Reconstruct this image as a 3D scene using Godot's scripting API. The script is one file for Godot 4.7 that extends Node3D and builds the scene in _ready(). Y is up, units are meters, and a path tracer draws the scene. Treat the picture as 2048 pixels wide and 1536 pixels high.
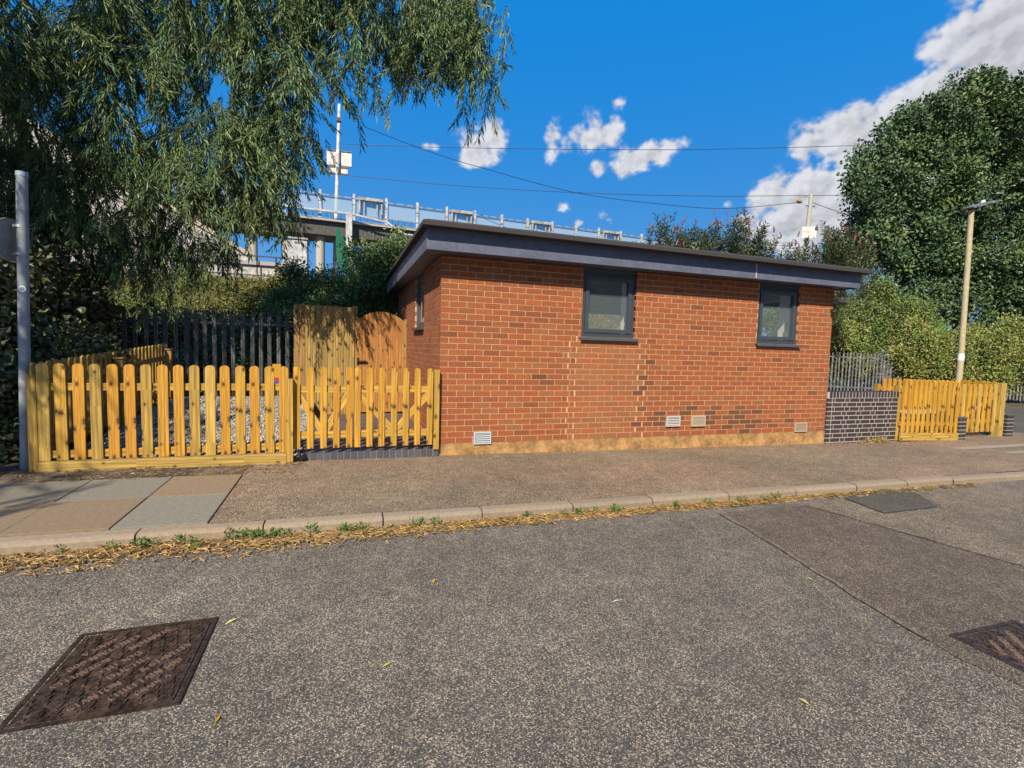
extends Node3D
# A small brick hut beside a road: camera, sky and sun first, then ground, buildings, things and small details.

var rng := RandomNumberGenerator.new()
var counts := {}
var M := {}
var T := {}

# ------------------------------------------------------------------ mesh building
class MB:
	var v := PackedVector3Array()
	var n := PackedVector3Array()
	var uv := PackedVector2Array()
	var uv2 := PackedVector2Array()
	var c := PackedColorArray()
	var i := PackedInt32Array()
	var col := Color.WHITE
	var off := Vector2.ZERO
	func vert(p: Vector3, t := Vector2.ZERO) -> int:
		v.push_back(p); uv.push_back(t + off); c.push_back(col)
		return v.size() - 1
	func quad(p0: Vector3, p1: Vector3, p2: Vector3, p3: Vector3, t0 := Vector2.ZERO, t1 := Vector2.ZERO, t2 := Vector2.ZERO, t3 := Vector2.ZERO) -> void:
		var a := vert(p0, t0); vert(p1, t1); vert(p2, t2); vert(p3, t3)
		i.append_array(PackedInt32Array([a, a + 1, a + 2, a, a + 2, a + 3]))
	func tri(p0: Vector3, p1: Vector3, p2: Vector3, t0 := Vector2.ZERO, t1 := Vector2.ZERO, t2 := Vector2.ZERO) -> void:
		var a := vert(p0, t0); vert(p1, t1); vert(p2, t2)
		i.append_array(PackedInt32Array([a, a + 1, a + 2]))
	# a box by centre and size; grain = axis along which the texture's v runs
	func box(ce: Vector3, s: Vector3, b := Basis.IDENTITY, grain := 1) -> void:
		var h := s * 0.5
		for ax in 3:
			for sg in [-1.0, 1.0]:
				var u1 := (ax + 1) % 3
				var u2 := (ax + 2) % 3
				if u1 == grain:
					u1 = u2; u2 = grain
				var ps: Array[Vector3] = []
				var ts: Array[Vector2] = []
				for k in 4:
					var p := Vector3.ZERO
					var su := -1.0 if (k == 0 or k == 3) else 1.0
					var sv := -1.0 if k < 2 else 1.0
					p[ax] = h[ax] * sg; p[u1] = h[u1] * su; p[u2] = h[u2] * sv
					ps.append(ce + b * p); ts.append(Vector2(p[u1] + 0.37 * ax, p[u2]))
				var nn := (ps[1] - ps[0]).cross(ps[2] - ps[0])
				var want := Vector3.ZERO; want[ax] = sg
				if nn.dot(b * want) < 0.0:
					quad(ps[0], ps[1], ps[2], ps[3], ts[0], ts[1], ts[2], ts[3])
				else:
					quad(ps[3], ps[2], ps[1], ps[0], ts[3], ts[2], ts[1], ts[0])
	func span(a: Vector3, b: Vector3) -> void:
		box((a + b) * 0.5, (b - a).abs())
	# a bar of rectangular section between two points
	func bar(a: Vector3, b: Vector3, w: float, t: float, side := Vector3.ZERO) -> void:
		var y := (b - a).normalized()
		var x := side if side != Vector3.ZERO else (Vector3.UP if absf(y.y) < 0.9 else Vector3.RIGHT)
		var z := x.cross(y).normalized()
		x = y.cross(z).normalized()
		box((a + b) * 0.5, Vector3(w, a.distance_to(b), t), Basis(x, y, z))
	# a flat outline (x, y) pushed through z from z0 to z1, moved by a transform
	func prism(poly: PackedVector2Array, z0: float, z1: float, tr := Transform3D.IDENTITY) -> void:
		var ids := Geometry2D.triangulate_polygon(poly)
		for sgn in 2:
			var zz := z1 if sgn == 0 else z0
			var a := v.size()
			for p in poly:
				vert(tr * Vector3(p.x, p.y, zz), p)
			for k in range(0, ids.size(), 3):
				i.append_array(PackedInt32Array([a + ids[k], a + ids[k + 1], a + ids[k + 2]]))
		for k in poly.size():
			var p := poly[k]
			var q := poly[(k + 1) % poly.size()]
			quad(tr * Vector3(p.x, p.y, z0), tr * Vector3(q.x, q.y, z0), tr * Vector3(q.x, q.y, z1), tr * Vector3(p.x, p.y, z1), p, q, q + Vector2(0.02, 0), p + Vector2(0.02, 0))
	# a tube through points; smooth normals
	func tube(pts: Array, rad: Array, sides := 8, cap := true) -> void:
		while n.size() < v.size():
			n.push_back(Vector3.UP)
		var base := v.size()
		var run := 0.0
		var ref := Vector3.ZERO
		for k in pts.size():
			var p: Vector3 = pts[k]
			var d: Vector3 = (pts[mini(k + 1, pts.size() - 1)] - pts[maxi(k - 1, 0)]).normalized()
			if ref == Vector3.ZERO:
				ref = Vector3.RIGHT if absf(d.x) < 0.8 else Vector3.FORWARD
			var z := ref.cross(d).normalized()
			var x := d.cross(z).normalized()
			ref = x
			if k > 0:
				run += p.distance_to(pts[k - 1])
			for s in sides + 1:
				var a := TAU * s / sides
				var o := x * cos(a) + z * sin(a)
				vert(p + o * float(rad[k]), Vector2(float(s) / sides * float(rad[k]) * 6.28, run)); n.push_back(o)
		for k in pts.size() - 1:
			for s in sides:
				var a0 := base + k * (sides + 1) + s
				var b0 := a0 + sides + 1
				i.append_array(PackedInt32Array([a0, a0 + 1, b0, a0 + 1, b0 + 1, b0]))
		if cap:
			for e in 2:
				var k := 0 if e == 0 else pts.size() - 1
				var p: Vector3 = pts[k]
				var nn: Vector3 = ((pts[0] - pts[1]) if e == 0 else (pts[k] - pts[k - 1])).normalized()
				var cidx := vert(p); n.push_back(nn)
				var st := v.size()
				for s in sides + 1:
					vert(v[base + k * (sides + 1) + s]); n.push_back(nn)
				for s in sides:
					i.append_array(PackedInt32Array([cidx, st + s + 1, st + s] if e == 0 else [cidx, st + s, st + s + 1]))
	func mesh() -> ArrayMesh:
		var a := []
		a.resize(Mesh.ARRAY_MAX)
		a[Mesh.ARRAY_VERTEX] = v
		a[Mesh.ARRAY_TEX_UV] = uv
		if uv2.size() == v.size():
			a[Mesh.ARRAY_TEX_UV2] = uv2
		a[Mesh.ARRAY_COLOR] = c
		if n.size() > 0:
			while n.size() < v.size():
				n.push_back(Vector3.UP)
			a[Mesh.ARRAY_NORMAL] = n
		a[Mesh.ARRAY_INDEX] = i
		var m := ArrayMesh.new()
		m.add_surface_from_arrays(Mesh.PRIMITIVE_TRIANGLES, a)
		return m

# ------------------------------------------------------------------ objects
func numbered(parent: Node, called: String) -> String:
	var key := str(parent.get_instance_id()) + called
	var k: int = counts.get(key, 0)
	counts[key] = k + 1
	return called if k == 0 else "%s_%03d" % [called, k]

func gpos(o: Node) -> Vector3:
	var p := Vector3.ZERO
	while o != self:
		p += (o as Node3D).position
		o = o.get_parent()
	return p

func thing(called: String, label: String, category: String, at := Vector3.ZERO, group := "") -> Node3D:
	var o := Node3D.new()
	o.name = numbered(self, called)
	add_child(o, true)
	o.position = at
	tag(o, label, category, group)
	return o

func tag(o: Node, label: String, category: String, group := "") -> void:
	o.set_meta("label", label); o.set_meta("category", category)
	if group != "":
		o.set_meta("group", group)

# geometry given in world coordinates becomes one named mesh
func put(mb: MB, called: String, material: Material, parent: Node = self) -> MeshInstance3D:
	var o := MeshInstance3D.new()
	o.mesh = mb.mesh()
	o.material_override = material
	o.name = numbered(parent, called)
	parent.add_child(o, true)
	if parent != self:
		o.position = -gpos(parent)
	return o

# one copy of a shared mesh, at a world position
func piece(mesh: Mesh, called: String, material: Material, parent: Node, at: Vector3, b := Basis.IDENTITY) -> MeshInstance3D:
	var o := MeshInstance3D.new()
	o.mesh = mesh
	o.material_override = material
	o.name = numbered(parent, called)
	parent.add_child(o, true)
	o.transform = Transform3D(b, at - gpos(parent))
	return o

func struct(mb: MB, called: String, material: Material) -> MeshInstance3D:
	var o := put(mb, called, material)
	o.set_meta("kind", "structure")
	return o

func scatter(mesh: Mesh, material: Material, trs: Array, cols: Array, called: String, parent: Node = self) -> MultiMeshInstance3D:
	var mm := MultiMesh.new()
	mm.transform_format = MultiMesh.TRANSFORM_3D
	mm.use_colors = true
	mm.mesh = mesh
	mm.instance_count = trs.size()
	var buf := PackedFloat32Array()
	buf.resize(trs.size() * 16)
	var k := 0
	for q in trs.size():
		var t: Transform3D = trs[q]
		var c: Color = cols[q]
		buf[k] = t.basis.x.x; buf[k + 1] = t.basis.y.x; buf[k + 2] = t.basis.z.x; buf[k + 3] = t.origin.x
		buf[k + 4] = t.basis.x.y; buf[k + 5] = t.basis.y.y; buf[k + 6] = t.basis.z.y; buf[k + 7] = t.origin.y
		buf[k + 8] = t.basis.x.z; buf[k + 9] = t.basis.y.z; buf[k + 10] = t.basis.z.z; buf[k + 11] = t.origin.z
		buf[k + 12] = c.r; buf[k + 13] = c.g; buf[k + 14] = c.b; buf[k + 15] = 1.0
		k += 16
	mm.buffer = buf
	var o := MultiMeshInstance3D.new()
	o.multimesh = mm
	o.material_override = material
	o.name = numbered(parent, called)
	parent.add_child(o, true)
	if parent != self:
		o.position = -gpos(parent)
	o.set_meta("kind", "stuff")
	return o

func rf(a: float, b: float) -> float:
	return rng.randf_range(a, b)

func vary(c: Color, s: float, hue := 0.0) -> Color:
	var k := 1.0 + rf(-s, s)
	var h := rf(-hue, hue)
	return Color(c.r * k * (1.0 + h), c.g * k, c.b * k * (1.0 - h))

# ------------------------------------------------------------------ textures
func noise_img(size: int, freq: float, oct := 4, sd := 1, kind := FastNoiseLite.TYPE_SIMPLEX_SMOOTH) -> PackedByteArray:
	var f := FastNoiseLite.new()
	f.noise_type = kind
	f.seed = sd
	f.frequency = freq
	f.fractal_octaves = oct
	if oct == 1:
		f.fractal_type = FastNoiseLite.FRACTAL_NONE
	var im := f.get_seamless_image(size, size, false, false, 0.12, true)
	im.convert(Image.FORMAT_L8)
	return im.get_data()

func cell_img(size: int, freq: float, ret: int, sd := 1) -> PackedByteArray:
	var f := FastNoiseLite.new()
	f.noise_type = FastNoiseLite.TYPE_CELLULAR
	f.seed = sd
	f.frequency = freq
	f.fractal_type = FastNoiseLite.FRACTAL_NONE
	f.cellular_return_type = ret
	f.cellular_jitter = 1.0
	var im := f.get_seamless_image(size, size, false, false, 0.05, true)
	im.convert(Image.FORMAT_L8)
	return im.get_data()

func tex(size: int, data: PackedByteArray, fmt := Image.FORMAT_RGB8, h := 0) -> ImageTexture:
	var im := Image.create_from_data(size, h if h > 0 else size, false, fmt, data)
	return ImageTexture.create_from_image(im)

func bump(size: int, data: PackedByteArray, strength: float) -> ImageTexture:
	var im := Image.create_from_data(size, size, false, Image.FORMAT_L8, data)
	im.convert(Image.FORMAT_RGBA8)
	im.bump_map_to_normal_map(strength)
	return ImageTexture.create_from_image(im)

# stones in bitumen: cell tones, dark gaps, fine grit
func asphalt(size: int, freq: float, lo: float, hi: float, gap: float, sd: int, warm: float) -> Array:
	var cv := cell_img(size, freq, FastNoiseLite.RETURN_CELL_VALUE, sd)
	var cd := cell_img(size, freq, FastNoiseLite.RETURN_DISTANCE2_SUB, sd)
	var fine := noise_img(size, 0.2, 2, sd + 3)
	var big := noise_img(size, 0.006, 4, sd + 5)
	var out := PackedByteArray(); out.resize(size * size * 3)
	var hgt := PackedByteArray(); hgt.resize(size * size)
	for k in size * size:
		var t := cv[k] / 255.0
		var e := minf(cd[k] / 90.0, 1.0)
		var val := lo + (hi - lo) * t * t
		val *= gap + (1.0 - gap) * e
		val *= 0.72 + 0.56 * (fine[k] / 255.0)
		val *= 0.93 + 0.14 * (big[k] / 255.0)
		var w := 1.0 + warm * (t * 2.0 - 0.8)
		out[3 * k] = clampi(int(val * w * 255.0), 0, 255)
		out[3 * k + 1] = clampi(int(val * 255.0), 0, 255)
		out[3 * k + 2] = clampi(int(val / w * 250.0), 0, 255)
		hgt[k] = clampi(int((e * 0.75 + t * 0.25) * 255.0), 0, 255)
	return [tex(size, out), bump(size, hgt, 2.2)]

# a colour multiplier around 1 from layered noises
func mottled(size: int, freqs: Array, amps: Array, sd: int, base := 0.82) -> ImageTexture:
	var layers := []
	for q in freqs.size():
		layers.append(noise_img(size, freqs[q], 3, sd + q))
	var out := PackedByteArray(); out.resize(size * size * 3)
	for k in size * size:
		var val := base
		for q in layers.size():
			val += (layers[q][k] / 255.0 - 0.5) * float(amps[q])
		var b := clampi(int(val * 255.0), 0, 255)
		out[3 * k] = b; out[3 * k + 1] = b; out[3 * k + 2] = b
	return tex(size, out)

# sawn softwood: growth rings stretched along v, with knots; one tile is 0.5 m by 1 m
func wood(w: int, h: int, sd: int) -> ImageTexture:
	var f := FastNoiseLite.new(); f.seed = sd; f.frequency = 0.011
	var g := FastNoiseLite.new(); g.seed = sd + 9; g.frequency = 0.2
	var r := RandomNumberGenerator.new(); r.seed = sd
	var knots := []
	for k in 15:
		knots.append(Vector3(r.randf() * w, r.randf() * h, r.randf_range(3.0, 7.5)))
	var out := PackedByteArray(); out.resize(w * h * 3)
	for y in h:
		for x in w:
			var dx := 0.0
			var dark := 0.0
			for kn in knots:
				var ex: float = x - kn.x
				var ey: float = (y - kn.y) * 0.6
				if absf(ex) < 30.0 and absf(ey) < 30.0:
					var d := sqrt(ex * ex + ey * ey)
					dx += signf(ex) * 9.0 * exp(-d / (kn.z * 1.6))
					if d < kn.z:
						dark = maxf(dark, 1.0 - d / kn.z * 0.5)
					elif d < kn.z * 2.2:
						dark = maxf(dark, 0.26 * (1.0 - (d - kn.z) / (kn.z * 1.2)))
			var ring := f.get_noise_2d((x + dx) * 7.0, y * 0.16)
			var fine := g.get_noise_2d((x + dx) * 3.0, y * 0.06)
			var s := 0.84 + 0.26 * ring + 0.1 * fine
			s *= 1.0 - 0.72 * dark
			var o := 3 * (y * w + x)
			out[o] = clampi(int(s * 255.0), 0, 255)
			out[o + 1] = clampi(int(s * (0.985 - 0.10 * (0.84 - s)) * 255.0), 0, 255)
			out[o + 2] = clampi(int(s * (0.96 - 0.22 * (0.84 - s)) * 255.0), 0, 255)
	return tex(w, out, Image.FORMAT_RGB8, h)

func mat(called: String, rough := 0.85, albedo := Color.WHITE, t: Texture2D = null, scale := 1.0, tri := false) -> StandardMaterial3D:
	var m := StandardMaterial3D.new()
	m.resource_name = called
	m.roughness = rough
	m.albedo_color = albedo.linear_to_srgb()
	m.vertex_color_use_as_albedo = true
	if t != null:
		m.albedo_texture = t
		m.uv1_scale = Vector3.ONE * scale
		if tri:
			m.uv1_triplanar = true
			m.uv1_world_triplanar = true
	M[called] = m
	return m

func materials() -> void:
	var a := asphalt(1024, 0.21, 0.42, 1.0, 0.50, 11, 0.08)
	var p := asphalt(1024, 0.22, 0.42, 1.0, 0.52, 23, 0.08)
	T.mott = mottled(512, [0.008, 0.03, 0.12], [0.30, 0.22, 0.14], 5, 0.84)
	T.soft = mottled(512, [0.01, 0.04, 0.15], [0.13, 0.12, 0.12], 15, 0.9)
	T.grit = mottled(512, [0.02, 0.15, 0.4], [0.14, 0.24, 0.24], 31, 0.80)
	T.stain = mottled(512, [0.006, 0.02, 0.07], [0.55, 0.4, 0.25], 41, 0.72)
	T.wood = wood(256, 512, 3)
	var road := mat("road asphalt", 0.9, Color.WHITE, a[0], 1.0)
	road.normal_enabled = true; road.normal_texture = a[1]; road.normal_scale = 1.0
	for spec in [["patch asphalt", p, 1.2], ["pavement tarmac", p, 1.0]]:
		var q := mat(spec[0], 0.92, Color.WHITE, spec[1][0], spec[2])
		q.normal_enabled = true; q.normal_texture = spec[1][1]; q.normal_scale = 0.7
	for k in ["road asphalt", "patch asphalt", "pavement tarmac"]:
		var q: StandardMaterial3D = M[k]
		q.detail_enabled = true
		q.detail_albedo = T.soft
		q.detail_blend_mode = BaseMaterial3D.BLEND_MODE_MUL
		q.detail_uv_layer = BaseMaterial3D.DETAIL_UV_2
	mat("earth", 1.0, Color.WHITE, T.stain, 0.5)
	mat("concrete", 0.9, Color.WHITE, T.grit, 2.2, true)
	mat("brick", 0.9, Color.WHITE, T.grit, 3.1, true)
	mat("blue brick", 0.62, Color.WHITE, T.grit, 3.1, true)
	mat("mortar", 0.95, Color.WHITE, T.grit, 2.7, true)
	mat("render", 0.95, Color.WHITE, T.mott, 0.8, true)
	mat("fence timber", 0.75, Color.WHITE, T.wood, 1.0).uv1_scale = Vector3(2.0, 1.0, 1.0)
	var paint := mat("grey paint", 0.5, Color.WHITE, T.soft, 0.9, true)
	paint.metallic_specular = 0.4
	mat("frame plastic", 0.38)
	mat("felt", 0.9, Color.WHITE, T.grit, 4.0, true)
	mat("plaster", 0.9, Color(0.78, 0.78, 0.76))
	mat("dark metal", 0.55, Color.WHITE, T.mott, 1.4, true)
	mat("galvanised", 0.5, Color.WHITE, T.stain, 1.6, true).metallic = 0.25
	mat("white paint", 0.6, Color.WHITE, T.mott, 0.5, true)
	var iron := mat("cast iron", 0.36, Color.WHITE, T.stain, 4.0, true)
	iron.metallic = 0.45
	mat("plastic", 0.5)
	mat("bark", 0.95, Color.WHITE, T.stain, 3.0, true)
	for k in ["leaf", "far leaf", "dry leaf"]:
		var l := mat(k, 0.55)
		l.backlight = Color(0.55, 0.6, 0.25) if k != "dry leaf" else Color(0.2, 0.2, 0.1)
		l.cull_mode = BaseMaterial3D.CULL_DISABLED
	var glass := StandardMaterial3D.new()
	glass.resource_name = "window glass"
	glass.transparency = BaseMaterial3D.TRANSPARENCY_ALPHA
	glass.albedo_color = Color(0.55, 0.62, 0.66, 0.03)
	glass.metallic = 0.14
	glass.roughness = 0.0
	glass.metallic_specular = 1.0
	M["glass"] = glass
	var screen := StandardMaterial3D.new()
	screen.resource_name = "clear parapet panel"
	screen.transparency = BaseMaterial3D.TRANSPARENCY_ALPHA
	screen.albedo_color = Color(0.62, 0.72, 0.8, 0.45)
	screen.roughness = 0.3
	M["parapet panel"] = screen

# ------------------------------------------------------------------ sky
const CLOUDS := [[16.0, 22.2, 1.5, 1.3], [14.5, 21.1, 2.5, 1.8], [12.8, 20.0, 1.3, 1.0], [14.4, 19.8, 2.0, 0.8], [22.6, 22.1, 0.9, 1.5], [22.0, 20.8, 0.7, 1.2], [26.6, 22.5, 1.9, 1.6], [25.3, 21.4, 2.0, 0.9], [29.1, 22.9, 0.9, 0.8], [28.3, 21.9, 1.4, 0.9], [32.0, 20.6, 2.9, 0.8], [30.9, 19.5, 2.4, 1.0], [34.5, 20.9, 1.8, 0.7], [32.8, 19.7, 2.4, 0.8], [30.3, 18.6, 1.1, 0.7], [29.4, 24.8, 0.7, 0.6], [27.3, 19.0, 0.7, 0.7], [28.3, 14.1, 0.9, 0.7], [25.6, 13.7, 0.5, 0.4], [40.8, 15.0, 0.5, 0.4], [9.0, 20.6, 1.1, 0.3], [23.7, 15.3, 0.7, 0.5], [49.0, 20.1, 2.6, 1.7], [51.7, 20.8, 2.0, 1.4], [47.8, 19.6, 1.4, 1.2], [54.3, 20.3, 3.0, 2.3], [57.2, 21.4, 2.2, 1.8], [50.3, 17.4, 4.0, 2.5], [54.8, 17.1, 4.3, 3.5], [58.7, 22.5, 3.2, 2.7], [61.1, 22.8, 3.5, 3.6], [59.4, 25.9, 2.3, 1.9], [61.7, 25.4, 2.9, 2.8], [48.9, 14.6, 4.2, 2.2], [45.5, 15.0, 2.5, 1.5], [44.1, 16.2, 1.7, 1.0], [42.9, 13.3, 1.6, 0.8], [47.4, 12.5, 4.0, 1.6], [52.2, 12.5, 5.0, 2.6], [58.3, 16.1, 4.7, 5.2], [56.0, 25.1, 0.8, 0.9], [45.1, 11.8, 2.6, 1.4], [51.6, 9.9, 5.8, 2.7], [64.1, 15.9, 4.9, 6.8], [66.2, 21.8, 4.1, 4.8]]

func sky_blue(el: float) -> Color:
	var low := Color(0.26, 0.50, 0.77)
	var high := Color(0.0025, 0.222, 0.665)
	return low.lerp(high, 1.0 - exp(-maxf(el, 0.0) / 9.0))

func sky_image() -> Image:
	var W := 4096
	var H := 2048
	var im := Image.create(W, H, false, Image.FORMAT_RGBF)
	for y in H:
		var el := 90.0 - (y + 0.5) * 180.0 / H
		im.fill_rect(Rect2i(0, y, W, 1), sky_blue(el) if el > 0.0 else Color(0.16, 0.15, 0.12))
	var f := FastNoiseLite.new(); f.seed = 4; f.frequency = 0.34; f.fractal_octaves = 5; f.fractal_gain = 0.55
	var g := FastNoiseLite.new(); g.seed = 8; g.frequency = 0.9; g.fractal_octaves = 3
	var blobs := CLOUDS.duplicate()
	# extra clouds added round the unseen sky, denser than in view, for fill light
	var r := RandomNumberGenerator.new(); r.seed = 77
	for k in 105:
		var az := 78.0 + r.randf() * 238.0
		var el := r.randf_range(6.0, 52.0)
		for j in 7:
			blobs.append([az + r.randfn(0.0, 2.6), el + r.randfn(0.0, 0.9), r.randf_range(1.4, 3.6), r.randf_range(0.8, 2.0)])
	var dens := {}
	for b in blobs:
		var px0 := int((b[0] - b[2] * 1.7) / 360.0 * W)
		var px1 := int((b[0] + b[2] * 1.7) / 360.0 * W) + 1
		var py0 := int((90.0 - b[1] - b[3] * 1.7) / 180.0 * H)
		var py1 := int((90.0 - b[1] + b[3] * 1.7) / 180.0 * H) + 1
		for y in range(py0, py1 + 1):
			var el := 90.0 - (y + 0.5) * 180.0 / H
			for x in range(px0, px1 + 1):
				var az := (x + 0.5) * 360.0 / W
				var dx: float = (az - b[0]) / b[2]
				var dy: float = (el - b[1]) / b[3]
				var d := dx * dx + dy * dy
				if d < 2.9:
					var key := y * W + posmod(x, W)
					dens[key] = dens.get(key, 0.0) + 1.35 * (1.0 - d / 2.9) * (1.0 - d / 2.9)
	for key in dens:
		var y: int = key / W
		var x: int = key % W
		var el := 90.0 - (y + 0.5) * 180.0 / H
		var az := (x + 0.5) * 360.0 / W
		var d0: float = dens[key]
		var nz := f.get_noise_2d(az * 1.0, el * 1.25)
		var fine := g.get_noise_2d(az * 1.6, el * 2.0)
		var d := d0 * (1.0 + 0.9 * nz) + nz * 0.6 + fine * 0.3 - 0.38
		var al := smoothstep(-0.05, 1.35, d)
		if al <= 0.0:
			continue
		# thick cloud is greyer inside, its sunny side paler
		var n2 := f.get_noise_2d(az - 0.55, (el + 0.5) * 1.25)
		var rel := clampf((nz - n2) * 1.5, -0.5, 0.5)
		var thick := clampf((d0 - 2.2) * 0.08, 0.0, 0.26)
		var l := 0.67 + 0.16 * rel - thick + 0.04 * fine
		var cc := Color(l * 0.97, l * 0.985, l * 1.04)
		im.set_pixel(x, y, im.get_pixel(x, y).lerp(cc, al * 0.96))
	return im

# ------------------------------------------------------------------ ground
const EXPO := 1.95

func slope(x: float) -> float:
	return -0.01 * clampf(x, -30.0, 45.0)

func pav(x: float, z: float) -> float:
	return -0.15 + slope(x) - 0.012 * clampf(z, -3.0, 2.2)

func road_y(x: float) -> float:
	return -0.262 + slope(x)

func garden(x: float, z: float) -> float:
	return lerpf(-0.13, 0.2, clampf(-z / 4.0, 0.0, 1.0))

func bank(x: float, z: float) -> float:
	# railway embankment behind the hut and the gardens
	var b := smoothstep(-4.2, -14.0, z) * 3.0
	var side := 1.0 - smoothstep(7.5, 15.0, x + (z + 4.0) * 0.2)
	return lerpf(-0.34 + slope(x), 0.15 + b, side * smoothstep(-3.9, -4.6, z))

func sheet(x0: float, x1: float, z0: float, z1: float, nx: int, nz: int, h: Callable, col: Callable) -> MB:
	var mb := MB.new()
	for a in nx + 1:
		for b in nz + 1:
			var x := lerpf(x0, x1, float(a) / nx)
			var z := lerpf(z0, z1, float(b) / nz)
			mb.col = col.call(x, z)
			mb.vert(Vector3(x, h.call(x, z), z), Vector2(x, z) * 0.8)
			mb.uv2.push_back(Vector2(x, z) * 0.085 + Vector2(0.31, 0.17))
	for a in nx:
		for b in nz:
			var k := a * (nz + 1) + b
			mb.i.append_array(PackedInt32Array([k, k + nz + 1, k + 1, k + 1, k + nz + 1, k + nz + 2]))
	return mb

# a flat outline laid on a sloping surface
func lay(poly: Array, h: Callable, lift: float, col: Color) -> MB:
	var mb := MB.new()
	mb.col = col
	var pts := PackedVector2Array()
	for p in poly:
		pts.append(Vector2(p[0], p[1]))
	for p in pts:
		mb.vert(Vector3(p.x, h.call(p.x, p.y) + lift, p.y), p * 0.8)
		mb.uv2.push_back(p * 0.085 + Vector2(0.31, 0.17))
	mb.i = Geometry2D.triangulate_polygon(pts)
	return mb

func build_ground() -> void:
	var nz := FastNoiseLite.new(); nz.seed = 5; nz.frequency = 0.35
	var nz2 := FastNoiseLite.new(); nz2.seed = 15; nz2.frequency = 1.3
	var xs := []
	var gm := MB.new()
	for k in 61:
		xs.append(lerpf(-14.0, 46.0, k / 60.0))
	xs = [-260.0, -90.0, -40.0, -22.0] + xs + [70.0, 120.0, 300.0]
	var zs := [-320.0, -120.0, -60.0, -40.0]
	for k in 41:
		zs.append(lerpf(-30.0, 12.0, k / 40.0))
	zs += [20.0, 40.0, 100.0, 320.0]
	for x in xs:
		for z in zs:
			var n := nz.get_noise_2d(x * 0.6, z * 0.6)
			gm.col = Color(0.13, 0.10, 0.055).lerp(Color(0.20, 0.15, 0.07), 0.5 + n)
			var y := bank(x, z) + n * 0.12 * smoothstep(-5.0, -8.0, z)
			gm.vert(Vector3(x, y, z), Vector2(x, z) * 0.6)
	var w := zs.size()
	for a in xs.size() - 1:
		for b in w - 1:
			var k: int = a * w + b
			gm.i.append_array(PackedInt32Array([k, k + w, k + 1, k + 1, k + w, k + w + 1]))
	struct(gm, "ground", M["earth"])
	# carriageway
	var rc := func(x: float, z: float) -> Color:
		var n := nz.get_noise_2d(x * 0.5, z * 1.2) * 0.5 + nz2.get_noise_2d(x, z) * 0.2
		return Color(0.67, 0.625, 0.56) * (1.0 + 0.2 * n)
	var rd := sheet(-60.0, 90.0, 2.1, 9.4, 300, 14, func(x: float, _z: float) -> float: return road_y(x), rc)
	struct(rd, "road", M["road asphalt"])
	# older surface and reinstatements in the road
	var old := lay([[2.26, 2.45], [3.36, 2.42], [3.50, 3.1], [3.60, 3.6], [3.80, 4.5], [4.1, 6.2], [2.2, 6.4], [1.82, 4.7], [2.02, 3.7], [2.18, 3.0]], func(x: float, _z: float) -> float: return road_y(x), 0.004, Color(0.53, 0.45, 0.375))
	struct(old, "road_repair", M["road asphalt"])
	var old2 := lay([[3.40, 2.42], [3.98, 2.35], [3.90, 2.86], [4.80, 2.83], [5.15, 2.30], [9.0, 2.3], [16.0, 2.4], [16.0, 9.0], [4.6, 9.0], [4.15, 6.2], [3.85, 4.5], [3.65, 3.6], [3.54, 3.1]], func(x: float, _z: float) -> float: return road_y(x), 0.005, Color(0.74, 0.645, 0.52))
	struct(old2, "road_repair", M["road asphalt"])
	var pt := lay([[4.04, 2.32], [4.78, 2.07], [5.10, 2.33], [4.78, 2.79], [3.94, 2.82]], func(x: float, _z: float) -> float: return road_y(x), 0.010, Color(0.33, 0.325, 0.29))
	struct(pt, "road_repair", M["patch asphalt"])
	for q in [[[2.26, 2.45], [2.18, 3.0], [2.02, 3.7], [1.82, 4.7]], [[3.38, 2.42], [3.52, 3.1], [3.62, 3.6], [3.83, 4.5], [4.12, 6.2]]]:
		var left := []
		var right := []
		for k in q.size() - 1:
			for e in 6:
				var t := e / 6.0
				var x := lerpf(q[k][0], q[k + 1][0], t)
				var z := lerpf(q[k][1], q[k + 1][1], t)
				left.append([x - rf(0.008, 0.035), z]); right.push_front([x + rf(0.008, 0.035), z])
		struct(lay(left + right, func(x: float, _z: float) -> float: return road_y(x), 0.009, Color(0.73, 0.64, 0.52)), "road_joint", M["road asphalt"])
	# footway
	var pc := func(x: float, z: float) -> Color:
		var n := nz.get_noise_2d(x * 0.55 + 40.0, z * 2.0)
		var c := Color(0.98, 0.73, 0.54).lerp(Color(0.80, 0.70, 0.53), clampf(0.45 + n * 1.3, 0.0, 1.0))
		return c * (1.0 + 0.12 * nz2.get_noise_2d(x * 1.4, z * 1.4))
	var pv := sheet(-2.11, 12.6, -3.2, 2.03, 74, 26, func(x: float, z: float) -> float: return pav(x, z), pc)
	struct(pv, "pavement", M["pavement tarmac"])
	var side := sheet(12.6, 44.0, -5.2, 2.1, 40, 8, func(x: float, z: float) -> float: return -0.19 + slope(x) - 0.02 * z * 0.3, func(_x: float, _z: float) -> Color: return Color(0.40, 0.38, 0.335))
	struct(side, "side_road", M["patch asphalt"])
	var bed := sheet(-9.0, -2.11, -0.3, 2.03, 14, 5, func(x: float, z: float) -> float: return pav(x, z) - 0.008, func(_x: float, _z: float) -> Color: return Color(0.17, 0.125, 0.085))
	var slabs := struct(bed, "path", M["earth"])
	# paving slabs: two rows, worn, in brown and grey stone
	var brown := Color(0.31, 0.225, 0.145)
	var grey := Color(0.285, 0.265, 0.21)
	var dark := Color(0.235, 0.21, 0.165)  # slab tone with the tree shade put into its colour
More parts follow.
